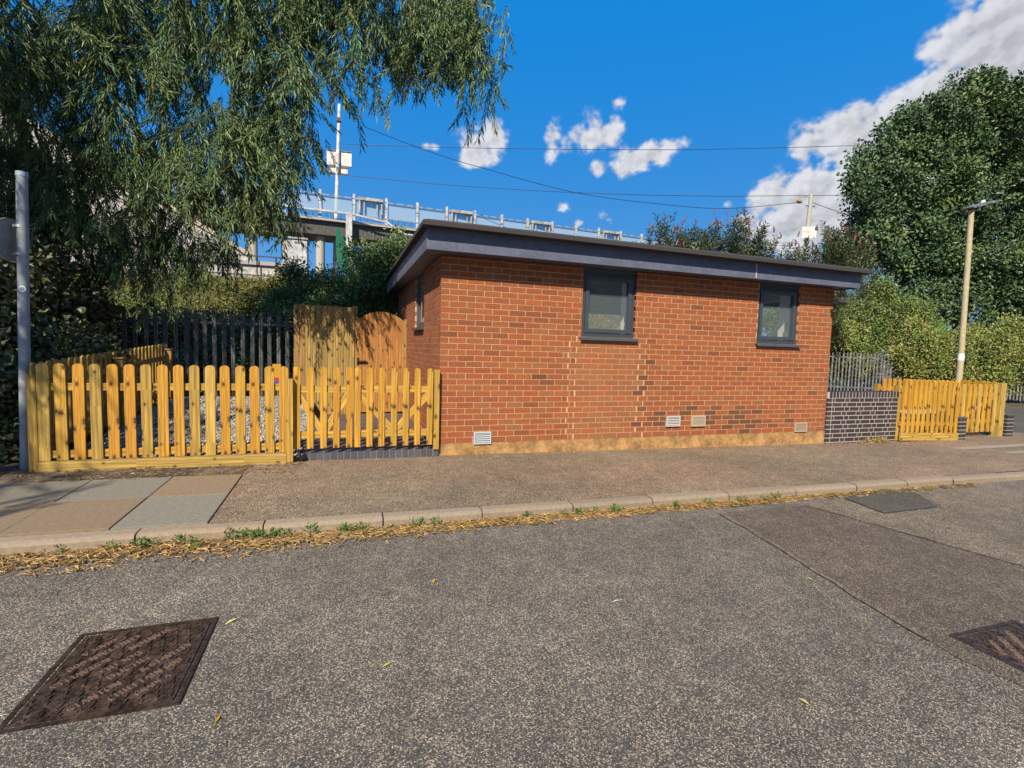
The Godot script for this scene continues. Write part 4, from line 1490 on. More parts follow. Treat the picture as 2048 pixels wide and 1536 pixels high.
# a shoot with long leaves; dy -1 hangs, +1 stands
func shoot(length: float, n: int, l: float, w: float, dy: float, sd: int, bend := 0.25) -> Mesh:
	var r := RandomNumberGenerator.new(); r.seed = sd
	var m := MB.new()
	m.col = Color(1.0, 0.75, 0.55)
	var pts: Array[Vector3] = []
	var bx := r.randf_range(-bend, bend)
	for k in 6:
		var t := k / 5.0
		pts.append(Vector3(bx * t * t * length, dy * length * t * (1.0 - 0.1 * t), 0.1 * t * t * length))
	for k in 5:
		for q in 2:
			var e := Vector3(0.0016, 0, 0) if q == 0 else Vector3(0, 0, 0.0016)
			m.quad(pts[k] - e, pts[k] + e, pts[k + 1] + e * 0.6, pts[k + 1] - e * 0.6)
	for k in n:
		var t := (k + r.randf()) / n * 0.98 + 0.02
		var seg := mini(int(t * 5.0), 4)
		var p := pts[seg].lerp(pts[seg + 1], t * 5.0 - seg)
		var ax := (pts[seg + 1] - pts[seg]).normalized()
		var a := k * 2.4 + r.randf() * 0.8
		var side := Vector3(cos(a), 0, sin(a))
		var d := (ax * r.randf_range(0.5, 1.0) + side * r.randf_range(0.4, 0.9) + Vector3(0, -0.25, 0)).normalized()
		var g := r.randf_range(0.7, 1.3)
		m.col = Color(g * r.randf_range(0.9, 1.2), g, g * r.randf_range(0.8, 1.1))
		if r.randf() < 0.025:
			m.col = Color(1.5, 1.15, 0.6)
		leaf(m, p, d, Vector3.UP, l * r.randf_range(0.6, 1.15), w * r.randf_range(0.8, 1.2), 0.15)
	return m.mesh()

func in_lobe(c: Vector3, rad: Vector3, hollow := 0.45) -> Vector3:
	var d := Vector3(rng.randfn(), rng.randfn(), rng.randfn()).normalized()
	return c + d * rad * pow(rng.randf(), hollow)

func rbasis(tilt: float, s: float) -> Basis:
	return (Basis(Vector3.UP, rng.randf() * TAU) * Basis(Vector3(rng.randfn(), 0, rng.randfn()).normalized(), rf(-tilt, tilt))).scaled(Vector3.ONE * s)

func limb(m: MB, a: Vector3, b: Vector3, r0: float, r1: float, sag := 0.0, sides := 8) -> void:
	var pts := []
	var rad := []
	for k in 7:
		var t := k / 6.0
		var p := a.lerp(b, t) + Vector3(0, sag * sin(PI * t), 0)
		if k > 0 and k < 6:
			p += Vector3(rng.randfn(), rng.randfn(), rng.randfn()) * a.distance_to(b) * 0.018
		pts.append(p); rad.append(lerpf(r0, r1, pow(t, 0.8)))
	m.tube(pts, rad, sides)

func bushy(called: String, label: String, category: String, lobes: Array, mesh: Mesh, material: Material, base: Color, base2: Color, var_s: float, stems: Array, stem_col := Color(0.10, 0.075, 0.05), group := "", tilt := PI, sc := 1.0) -> Node3D:
	var foot: Vector3 = stems[0][0] if stems.size() else lobes[0][0]
	var o := thing(called, label, category, foot, group)
	if stems.size():
		var tm := MB.new()
		tm.col = stem_col
		for s in stems:
			limb(tm, s[0], s[1], s[2], s[3], s[4] if s.size() > 4 else 0.0)
		put(tm, "trunk" if category == "tree" else "stems", M["bark"], o)
	var trs := []
	var cols := []
	for lb in lobes:
		# part of the leaves fill the lobe, the rest sit in small sprays on its outside
		var sprays := []
		var rad: Vector3 = lb[1]
		for k in 11:
			var d := Vector3(rng.randfn(), rng.randfn() + 0.25, rng.randfn()).normalized()
			sprays.append([(lb[0] as Vector3) + d * rad * rf(0.8, 1.18), rad * rf(0.16, 0.36)])
		for k in int(lb[2]):
			var p := in_lobe(lb[0], rad * 0.92)
			if k % 5 < 2:
				var sp: Array = sprays[rng.randi() % 11]
				p = in_lobe(sp[0], sp[1], 0.6)
			if p.y < foot.y + 0.02:
				p.y = foot.y + rng.randf() * 0.3
			trs.append(Transform3D(rbasis(tilt, sc * rf(0.7, 1.25)), p))
			cols.append(vary(base.lerp(base2, clampf(rng.randfn(0.35, 0.35), 0.0, 1.0)), var_s, 0.08))
	scatter(mesh, material, trs, cols, "crown" if category == "tree" else "foliage", o)
	return o

func build_willow() -> void:
	var foot := Vector3(-6.35, -0.05, -2.3)
	var o := thing("willow_tree", "large weeping willow with dark narrow leaves hanging over the fences", "tree", foot)
	var tm := MB.new()
	tm.col = Color(0.04, 0.034, 0.026)
	var crotch := Vector3(-6.5, 3.4, -1.9)
	limb(tm, foot + Vector3(0, -0.2, 0), crotch, 0.36, 0.24, 0.0, 12)
	var ends := [[Vector3(-4.6, 7.7, -2.6), 0.15], [Vector3(-2.6, 7.9, -1.7), 0.12], [Vector3(-6.3, 7.2, -3.4), 0.14], [Vector3(-6.6, 7.2, 0.6), 0.15], [Vector3(-6.9, 6.6, 3.6), 0.13], [Vector3(-8.2, 6.8, -1.6), 0.14], [Vector3(-5.0, 7.6, -0.6), 0.12]]
	for e in ends:
		limb(tm, crotch - Vector3(0, 0.1, 0), e[0], e[1] * 0.6, 0.03, 1.1)
	for e in [[Vector3(-2.6, 7.9, -1.7), Vector3(0.25, 6.5, -1.0)], [Vector3(-4.6, 7.7, -2.6), Vector3(-2.5, 5.6, -2.2)], [Vector3(-2.6, 7.9, -1.7), Vector3(-0.9, 6.4, -1.3)], [Vector3(-6.3, 7.2, -3.4), Vector3(-4.6, 4.2, -3.7)], [Vector3(-4.6, 7.7, -2.6), Vector3(-3.7, 5.2, -3.0)], [Vector3(-6.9, 6.6, 3.6), Vector3(-6.6, 6.0, 5.6)]]:
		limb(tm, e[0], e[1], 0.03, 0.010, 0.25, 6)
	put(tm, "trunk", M["bark"], o)
	# lobes of hanging shoots: centre, radii, number of shoots
	var lobes := [
		[Vector3(-5.4, 5.6, -3.3), Vector3(1.2, 1.3, 1.1), 420], [Vector3(-3.9, 5.8, -2.9), Vector3(1.1, 1.0, 1.0), 420], [Vector3(-2.45, 5.9, -1.95), Vector3(0.9, 0.8, 0.8), 360],
		[Vector3(-1.5, 5.9, -1.6), Vector3(0.75, 0.6, 0.7), 190], [Vector3(-0.55, 5.95, -1.25), Vector3(0.75, 0.55, 0.6), 170], [Vector3(0.25, 5.9, -1.1), Vector3(0.55, 0.6, 0.5), 150],
		[Vector3(0.30, 5.25, -0.95), Vector3(0.42, 0.5, 0.45), 85], [Vector3(-0.25, 5.15, -1.05), Vector3(0.42, 0.5, 0.4), 72], [Vector3(-0.85, 5.25, -1.25), Vector3(0.36, 0.6, 0.4), 58], [Vector3(-1.35, 5.2, -1.45), Vector3(0.35, 0.7, 0.4), 40],
		[Vector3(-1.95, 4.9, -1.65), Vector3(0.5, 0.85, 0.5), 140], [Vector3(-2.85, 5.0, -2.4), Vector3(0.75, 0.75, 0.7), 160], [Vector3(-4.05, 4.8, -3.2), Vector3(0.9, 0.9, 0.9), 200], [Vector3(-5.3, 4.5, -3.7), Vector3(0.9, 1.0, 0.9), 200],
		[Vector3(-2.05, 4.0, -1.95), Vector3(0.48, 0.8, 0.5), 140], [Vector3(-2.6, 4.0, -2.3), Vector3(0.55, 0.7, 0.6), 190], [Vector3(-3.7, 3.75, -3.1), Vector3(0.75, 0.75, 0.7), 210], [Vector3(-4.9, 3.5, -3.6), Vector3(0.85, 0.8, 0.8), 230],
		[Vector3(-2.9, 3.35, -2.7), Vector3(0.5, 0.5, 0.5), 90], [Vector3(-5.8, 2.9, -4.0), Vector3(0.8, 0.8, 0.7), 260], [Vector3(-4.6, 2.65, -3.8), Vector3(0.8, 0.7, 0.6), 250], [Vector3(-3.6, 2.75, -3.6), Vector3(0.6, 0.55, 0.5), 130],
		[Vector3(-5.6, 5.0, -2.6), Vector3(0.7, 1.3, 0.6), 230], [Vector3(-6.1, 4.2, -4.2), Vector3(0.5, 1.4, 0.5), 200], [Vector3(-5.7, 3.4, -3.7), Vector3(0.6, 0.7, 0.5), 120], [Vector3(-2.3, 3.2, -2.3), Vector3(0.5, 0.45, 0.45), 90], [Vector3(0.62, 5.45, -0.9), Vector3(0.3, 0.4, 0.3), 45], [Vector3(0.70, 4.95, -0.8), Vector3(0.2, 0.25, 0.2), 16],
		[Vector3(-7.3, 6.6, 0.4), Vector3(1.6, 1.3, 1.6), 330], [Vector3(-7.2, 5.4, 3.4), Vector3(1.5, 1.3, 1.4), 260], [Vector3(-7.4, 5.6, 6.3), Vector3(1.2, 0.9, 1.0), 150], [Vector3(-8.3, 5.6, -1.8), Vector3(1.5, 1.6, 1.6), 260],
		[Vector3(-4.6, 7.6, -1.6), Vector3(2.2, 0.9, 1.6), 480], [Vector3(-1.8, 7.3, -1.6), Vector3(1.6, 0.6, 1.0), 150], [Vector3(-6.1, 4.1, 1.7), Vector3(0.9, 1.3, 0.9), 120]]
	var meshes := [shoot(0.55, 30, 0.12, 0.019, -1.0, 1, 0.5), shoot(0.72, 36, 0.125, 0.0195, -1.0, 2, 0.5), shoot(0.42, 24, 0.11, 0.018, -1.0, 3, 0.5)]
	var trs := [[], [], []]
	var cols := [[], [], []]
	for lb in lobes:
		var bunch := Vector3.ZERO
		var lean := Basis.IDENTITY
		var left := 0
		for k in int(lb[2] * 0.98):
			if left == 0:
				bunch = in_lobe(lb[0], lb[1], 0.40) + Vector3(0, 0.25, 0)
				lean = rbasis(0.75, 1.0)
				left = rng.randi_range(6, 13)
			left -= 1
			var p := bunch + Vector3(rng.randfn(), rng.randfn() * 1.2, rng.randfn()) * 0.13
			var q := rng.randi() % 3
			trs[q].append(Transform3D(lean * rbasis(0.55, rf(0.75, 1.2)), p))
			cols[q].append(vary(Color(0.078, 0.152, 0.062).lerp(Color(0.14, 0.185, 0.05), clampf(rng.randfn(0.25, 0.3), 0.0, 1.0)), 0.22, 0.08))
	for q in 3:
		scatter(meshes[q], M["leaf"], trs[q], cols[q], "crown", o)

func build_plants() -> void:
	build_willow()
	var ivy := cluster(46, 0.24, 0.085, 0.075, 21)
	var small := cluster(60, 0.30, 0.075, 0.042, 22)
	var big := cluster(64, 0.66, 0.23, 0.15, 23)
	# ivy-grown bank and trunk on the left
	bushy("ivy_bush", "dark ivy-covered bush behind the grey sign post and beside the brown picket fence", "bush",
		[[Vector3(-5.3, 0.9, -1.6), Vector3(0.85, 1.1, 1.2), 330], [Vector3(-5.6, 1.1, -3.2), Vector3(1.0, 1.4, 1.0), 320], [Vector3(-6.4, 1.8, -2.4), Vector3(0.7, 2.2, 0.7), 380], [Vector3(-5.0, 0.45, -0.7), Vector3(0.55, 0.6, 0.5), 120], [Vector3(-6.4, 4.6, -2.4), Vector3(0.45, 1.6, 0.45), 130], [Vector3(-5.5, 0.8, -4.6), Vector3(0.9, 1.2, 0.7), 200]],
		ivy, M["leaf"], Color(0.048, 0.090, 0.036), Color(0.15, 0.13, 0.05), 0.3, [[Vector3(-5.6, -0.1, -2.4), Vector3(-5.9, 2.4, -2.6), 0.09, 0.03], [Vector3(-5.2, -0.1, -1.8), Vector3(-5.1, 1.4, -1.4), 0.04, 0.015]])
	# shrubs behind the palisade
	bushy("shrub", "dense dark green shrub with sunlit tips behind the closeboard fence and arched gate", "shrub",
		[[Vector3(-0.9, 2.1, -5.9), Vector3(1.15, 1.0, 0.7), 420], [Vector3(-1.6, 2.15, -6.6), Vector3(0.9, 0.75, 0.8), 260], [Vector3(-0.3, 2.7, -6.3), Vector3(0.75, 0.85, 0.7), 250], [Vector3(-0.05, 3.3, -6.6), Vector3(0.4, 0.5, 0.4), 90], [Vector3(-1.2, 1.1, -5.4), Vector3(1.4, 0.9, 0.6), 280]],
		small, M["leaf"], Color(0.075, 0.145, 0.05), Color(0.17, 0.24, 0.045), 0.25, [[Vector3(-0.9, 0.2, -6.0), Vector3(-0.6, 2.8, -6.2), 0.06, 0.02], [Vector3(-0.9, 0.2, -6.0), Vector3(-1.6, 2.9, -6.5), 0.05, 0.02]])
	bushy("shrub", "yellow-green shrub growing on the dry bank below the white walls", "shrub",
		[[Vector3(-3.3, 1.95, -8.7), Vector3(1.1, 0.65, 0.8), 230], [Vector3(-2.4, 2.2, -8.2), Vector3(0.9, 0.7, 0.7), 220], [Vector3(-2.2, 1.6, -7.4), Vector3(0.8, 0.7, 0.6), 120]],
		small, M["leaf"], Color(0.10, 0.13, 0.028), Color(0.20, 0.16, 0.03), 0.25, [[Vector3(-2.8, 0.9, -8.3), Vector3(-3.0, 2.8, -8.5), 0.04, 0.015]])
	bushy("shrub", "mid-green shrub scrambling over the dry bank behind the dark palisade", "shrub",
		[[Vector3(-4.6, 1.3, -7.4), Vector3(1.0, 0.6, 0.7), 170], [Vector3(-6.2, 1.7, -8.4), Vector3(1.1, 0.8, 0.7), 190], [Vector3(-3.4, 0.95, -6.2), Vector3(0.7, 0.5, 0.5), 90], [Vector3(-5.2, 2.5, -11.5), Vector3(1.1, 0.6, 0.7), 120]],
		small, M["leaf"], Color(0.085, 0.14, 0.04), Color(0.19, 0.21, 0.045), 0.25, [[Vector3(-4.8, 0.3, -7.4), Vector3(-4.8, 1.5, -7.4), 0.03, 0.012]])
	bushy("bramble", "low bramble thicket in the shade between the palisade and the bank", "bramble",
		[[Vector3(-3.4, 0.5, -5.2), Vector3(1.6, 0.55, 0.6), 260], [Vector3(-2.5, 0.9, -5.4), Vector3(0.6, 0.9, 0.5), 150]],
		small, M["leaf"], Color(0.075, 0.145, 0.05), Color(0.17, 0.24, 0.045), 0.3, [[Vector3(-3.2, 0.1, -5.2), Vector3(-3.0, 0.8, -5.2), 0.02, 0.01]])
	# buddleia showing over the roof
	var bud := shoot(0.95, 26, 0.20, 0.045, 1.0, 31, 0.4)
	var bl := [["buddleia bush with brown flower spikes showing above the middle of the roof", [[Vector3(10.4, 4.5, -10.2), Vector3(0.9, 0.75, 0.6), 80], [Vector3(11.6, 4.55, -9.8), Vector3(1.0, 0.8, 0.6), 120], [Vector3(12.7, 4.65, -9.4), Vector3(0.9, 1.05, 0.6), 140], [Vector3(13.6, 4.4, -9.1), Vector3(0.7, 0.8, 0.5), 80], [Vector3(11.9, 3.5, -9.4), Vector3(1.8, 0.8, 0.6), 120]], Vector3(12.0, 1.0, -9.7)],
		["buddleia bush leaning toward the large tree above the far end of the roof", [[Vector3(16.0, 4.3, -9.4), Vector3(0.8, 0.8, 0.6), 100], [Vector3(17.3, 4.5, -9.0), Vector3(0.9, 1.0, 0.6), 150], [Vector3(18.4, 4.3, -8.9), Vector3(0.8, 1.0, 0.6), 110], [Vector3(17.0, 3.2, -8.9), Vector3(1.5, 0.9, 0.6), 120]] , Vector3(15.6, -0.2, -9.6)]]
	for q in bl:
		var o := bushy("buddleia", q[0], "bush", q[1], bud, M["leaf"], Color(0.085, 0.115, 0.058), Color(0.12, 0.15, 0.05), 0.22, [[q[2], q[1][1][0], 0.07, 0.03], [q[2], q[1][2][0], 0.07, 0.03], [q[2], q[1][0][0], 0.06, 0.03]], Color(0.1, 0.08, 0.06), "buddleia bushes behind the roof", 0.65)
		# dead flower spikes
		var sp := MB.new()
		for lb in q[1]:
			for k in 9:
				var c: Vector3 = lb[0]
				var rr: Vector3 = lb[1]
				var p := c + Vector3(rf(-1, 1) * rr.x, rr.y * rf(0.75, 1.35) + 0.5, rf(-0.6, 0.6) * rr.z)
				sp.col = Color(0.12, 0.05, 0.05) if rng.randf() < 0.7 else Color(0.20, 0.06, 0.10)
				sp.tube([p, p + Vector3(rf(-0.05, 0.05), 0.12, 0), p + Vector3(rf(-0.12, 0.12), 0.24, 0)], [0.028, 0.03, 0.006], 5)
		put(sp, "flower_spikes", M["leaf"], o).set_meta("kind", "stuff")
	# hedge and trees on the right
	var hedge := cluster(64, 0.40, 0.11, 0.075, 41)
	bushy("hedge", "long brownish-green hedge spilling over the grey palisade behind the yard", "hedge",
		[[Vector3(21.2, 2.1, -11.9), Vector3(1.6, 0.75, 0.8), 300], [Vector3(23.9, 1.2, -9.8), Vector3(1.3, 1.2, 0.9), 380], [Vector3(24.8, 1.5, -9.9), Vector3(1.3, 1.1, 0.8), 200], [Vector3(26.5, 1.5, -9.3), Vector3(1.3, 1.2, 0.8), 200], [Vector3(28.4, 1.6, -8.7), Vector3(1.3, 1.2, 0.8), 200], [Vector3(25.6, 1.0, -9.2), Vector3(1.6, 1.35, 0.9), 400], [Vector3(27.4, 1.1, -8.6), Vector3(1.6, 1.45, 0.9), 400], [Vector3(29.4, 1.1, -8.0), Vector3(1.6, 1.5, 0.9), 400], [Vector3(31.4, 1.1, -7.4), Vector3(1.6, 1.5, 0.9), 300]],
		hedge, M["leaf"], Color(0.14, 0.225, 0.048), Color(0.28, 0.235, 0.07), 0.25, [[Vector3(25.6, -0.7, -9.9), Vector3(25.6, 1.2, -9.7), 0.05, 0.02]])
	bushy("bush", "tall rounded light green bush rising behind the hedge beside the building", "bush",
		[[Vector3(21.9, 3.0, -13.0), Vector3(1.7, 1.7, 1.1), 520], [Vector3(24.2, 3.1, -12.6), Vector3(1.7, 1.7, 1.1), 560], [Vector3(26.4, 2.4, -11.6), Vector3(1.6, 1.2, 1.0), 380], [Vector3(22.6, 1.5, -12.2), Vector3(2.6, 1.4, 0.9), 420], [Vector3(20.0, 3.2, -13.6), Vector3(1.4, 1.6, 1.0), 250]],
		hedge, M["leaf"], Color(0.10, 0.175, 0.042), Color(0.19, 0.22, 0.06), 0.22, [[Vector3(23.5, -0.6, -12.6), Vector3(23.5, 3.0, -12.7), 0.08, 0.03]])
	var T0 := Vector3(34.0, -0.6, -14.4)
	bushy("broadleaf_tree", "large dark green broadleaf tree towering behind the hedge and street lamp", "tree",
		[[Vector3(34.6, 17.3, -15.0), Vector3(1.3, 0.9, 1.0), 36], [Vector3(31.2, 15.3, -16.0), Vector3(0.9, 0.9, 0.8), 26], [Vector3(27.6, 7.6, -16.2), Vector3(0.9, 0.8, 0.8), 40], [Vector3(28.0, 11.8, -16.4), Vector3(0.7, 0.9, 0.7), 26], [Vector3(29.2, 10.3, -16.2), Vector3(1.9, 2.0, 1.6), 122], [Vector3(30.6, 13.0, -16.2), Vector3(2.0, 2.1, 1.8), 136], [Vector3(33.0, 14.6, -15.4), Vector3(2.4, 2.1, 2.0), 165], [Vector3(36.0, 15.4, -14.6), Vector3(2.6, 2.3, 2.2), 187], [Vector3(39.0, 13.8, -13.6), Vector3(2.8, 3.0, 2.4), 180], [Vector3(32.3, 10.4, -15.2), Vector3(2.4, 2.4, 2.0), 165], [Vector3(35.8, 11.4, -14.4), Vector3(2.8, 2.8, 2.2), 201], [Vector3(31.2, 7.4, -15.2), Vector3(2.3, 1.9, 1.9), 136], [Vector3(28.4, 8.1, -16.0), Vector3(1.3, 1.3, 1.2), 57], [Vector3(34.6, 7.0, -14.0), Vector3(2.6, 2.2, 2.0), 165], [Vector3(38.4, 8.0, -12.8), Vector3(2.8, 3.2, 2.2), 187], [Vector3(37.0, 4.4, -12.6), Vector3(2.4, 1.8, 1.6), 108], [Vector3(33.0, 4.6, -14.2), Vector3(2.0, 1.2, 1.4), 64], [Vector3(30.5, 3.9, -14.6), Vector3(2.0, 1.4, 1.2), 86], [Vector3(35.5, 2.8, -12.6), Vector3(2.2, 1.4, 1.2), 100]],
		big, M["far leaf"], Color(0.048, 0.10, 0.046), Color(0.11, 0.175, 0.05), 0.25,
		[[T0, Vector3(34.3, 7.0, -14.4), 0.45, 0.32], [Vector3(34.2, 5.0, -14.4), Vector3(30.6, 12.5, -16.0), 0.25, 0.08, 0.6], [Vector3(34.2, 6.0, -14.4), Vector3(36.5, 15.0, -14.4), 0.26, 0.08], [Vector3(34.2, 5.0, -14.4), Vector3(38.8, 12.0, -13.4), 0.22, 0.07, 0.5], [Vector3(34.2, 4.5, -14.4), Vector3(29.0, 9.5, -16.0), 0.18, 0.05, 0.6], [Vector3(36.8, -0.6, -13.2), Vector3(37.4, 6.0, -13.0), 0.22, 0.14]], Color(0.09, 0.08, 0.065))
	# trees across the road behind the viewer, mirrored in the windows
	var refl := cluster(44, 0.62, 0.30, 0.19, 24)
	for q in [["leafy roadside tree mirrored in the wider front window", Vector3(11.5, -0.4, 17.5)], ["leafy roadside tree mirrored in the front window near the floodlight", Vector3(21.5, -0.4, 16.5)], ["leafy roadside tree standing between the two trees mirrored in the windows", Vector3(16.5, -0.4, 19.0)]]:
		var c: Vector3 = q[1]
		bushy("roadside_tree", q[0], "tree", [[c + Vector3(0, 3.2, 0), Vector3(2.6, 1.8, 1.8), 190], [c + Vector3(-1.6, 4.8, 0), Vector3(1.5, 1.2, 1.4), 80], [c + Vector3(1.2, 5.2, 0), Vector3(1.6, 1.2, 1.4), 90], [c + Vector3(0, 1.5, 0), Vector3(2.4, 1.2, 1.4), 110]], refl, M["far leaf"], Color(0.06, 0.10, 0.03), Color(0.10, 0.15, 0.04), 0.25, [[c, c + Vector3(0.1, 3.5, 0), 0.2, 0.1]], Color(0.1, 0.08, 0.06), "trees across the road")
	# dry grass on the bank
	var r := RandomNumberGenerator.new(); r.seed = 51
	var gm := MB.new()
	for k in 26:
		var a := r.randf() * TAU
		var p := Vector3(cos(a), 0, sin(a)) * r.randf() * 0.12
		var d := Vector3(cos(a) * r.randf_range(0.2, 0.9), 1.0, sin(a) * r.randf_range(0.2, 0.9)).normalized()
		var g := r.randf_range(0.7, 1.3)
		gm.col = Color(g, g, g)
		leaf(gm, p, d, Vector3(sin(a), 0.1, cos(a)), r.randf_range(0.16, 0.38), 0.012, 0.1)
	var gmesh := gm.mesh()
	var trs := []
	var cols := []
	for k in 5200:
		var x := rf(-9.5, 8.0)
		var z := rf(-16.5, -4.5)
		trs.append(Transform3D(rbasis(0.3, rf(0.7, 1.5)), Vector3(x, bank(x, z) - 0.02, z)))
		var dry := clampf(rng.randfn(0.38, 0.36), 0.0, 1.0)
		cols.append(vary(Color(0.10, 0.15, 0.035).lerp(Color(0.36, 0.23, 0.08), dry), 0.25))
	var gr := scatter(gmesh, M["dry leaf"], trs, cols, "grass")
	tag(gr, "dry straw-coloured grass and weeds covering the bank behind the palisade", "grass")

# ------------------------------------------------------------------ manhole covers with raised lettering
func cover(label: String, ce: Vector3, sx: float, sz: float, flip: bool) -> void:
	var o := thing("manhole_cover", label, "manhole cover", ce, "cast iron manhole covers in the road")
	var ironc := Color(0.15, 0.10, 0.078)
	var m := MB.new()
	m.col = ironc * 0.8
	var hx := sx / 2
	var hz := sz / 2
	var w := 0.022
	for q in [[-hx, -hz, hx, -hz + w], [-hx, hz - w, hx, hz], [-hx, -hz + w, -hx + w, hz - w], [hx - w, -hz + w, hx, hz - w]]:
		m.span(ce + Vector3(q[0], -0.03, q[1]), ce + Vector3(q[2], 0.005, q[3]))
	put(m, "frame", M["cast iron"], o)
	# two triangular lids meeting on the diagonal
	var g := 0.009
	var cA := Vector2(hx - w - g, -hz + w + g)
	var cB := Vector2(-hx + w + g, -hz + w + g)
	var cC := Vector2(-hx + w + g, hz - w - g)
	var cD := Vector2(hx - w - g, hz - w - g)
	var fl := Transform3D(Basis(Vector3(1, 0, 0), Vector3(0, 0, 1), Vector3(0, -1, 0)), ce)
	var dd := (cA - cC).normalized()
	var nn := Vector2(-dd.y, dd.x)
	for lid in 2:
		m = MB.new()
		m.col = ironc
		var sh := nn * (0.003 if lid == 0 else -0.003)
		m.prism(PackedVector2Array([cA + sh, cD, cC + sh] if lid == 0 else [cA + sh, cB, cC + sh]), -0.004, 0.03, fl)
		var L := put(m, "lid", M["cast iron"], o)
		# local frame: along the diagonal and away from it
		var along := Vector3(dd.x, 0, dd.y)
		var away := Vector3(nn.x, 0, nn.y)
		if lid == 1:
			along = -along; away = -away
		var tb := Basis(along, -away, Vector3.UP)
		var f := SystemFont.new()
		f.font_names = PackedStringArray(["Droid Sans"])
		var lines := [["DUCTILE", 0.042, 0.0, 0.034], ["STANTON", 0.112, -0.175, 0.032], ["& STAVELEY", 0.112, 0.115, 0.032], ["CHIEFTAIN 600", 0.185, -0.02, 0.032], ["GRADE A", 0.250, -0.035, 0.026]]
		var half := (cD - cC).length() * 0.5
		for q in lines:
			var t := TextMesh.new()
			t.font = f
			t.text = q[0]
			t.font_size = 32
			t.pixel_size = q[3] / 23.0
			t.depth = 0.006
			var pos: Vector3 = ce + Vector3(0, 0.0055, 0) + away * (q[1] - 0.006) + along * q[2]
			var tm := StandardMaterial3D.new()
			tm.resource_name = "cast iron letters"
			tm.albedo_color = (ironc * 1.2).linear_to_srgb(); tm.albedo_color.a = 1.0
			tm.roughness = 0.45; tm.metallic = 0.3
			piece(t, "lettering", tm, L, pos, tb)
		# wavy tread ridges between the lines
		var rd := MB.new()
		rd.col = ironc * 1.2
		rd.col.a = 1.0
		for rr in [0.016, 0.077, 0.149, 0.2175, 0.281, 0.309, 0.337, 0.363, 0.042, 0.112, 0.185, 0.250]:
			var prev := Vector3.ZERO
			var had := false
			for st in 92:
				var x: float = -0.42 + st * 0.0092
				var wave: float = 0.0095 * sin(x * 96.0 + rr * 70.0)
				var loc: Vector3 = along * x + away * (rr + wave)
				var ok: bool = absf(loc.x) < hx - w - g - 0.012 and absf(loc.z) < hz - w - g - 0.012 and rr + wave > 0.008
				for q in lines:
					if absf(q[1] - rr) < 0.012 and absf(x - q[2]) < q[0].length() * q[3] * 0.40 + 0.022:
						ok = false
				if fposmod(x * 96.0 + rr * 70.0, TAU) < 0.85:
					ok = false
				var p := ce + Vector3(0, 0.0048, 0) + loc
				if ok and had:
					rd.bar(prev, p, 0.010, 0.009, Vector3.UP)
				prev = p
				had = ok
		for k in 8:
			var a0 := TAU * k / 8.0
			var a1 := TAU * (k + 1) / 8.0
			var o0 := ce + Vector3(0, 0.005, 0) + along * (-0.055 + 0.017 * cos(a0)) + away * (0.108 + 0.017 * sin(a0))
			var o1 := ce + Vector3(0, 0.005, 0) + along * (-0.055 + 0.017 * cos(a1)) + away * (0.108 + 0.017 * sin(a1))
			rd.bar(o0, o1, 0.007, 0.006, Vector3.UP)
		put(rd, "tread", M["cast iron"], L)

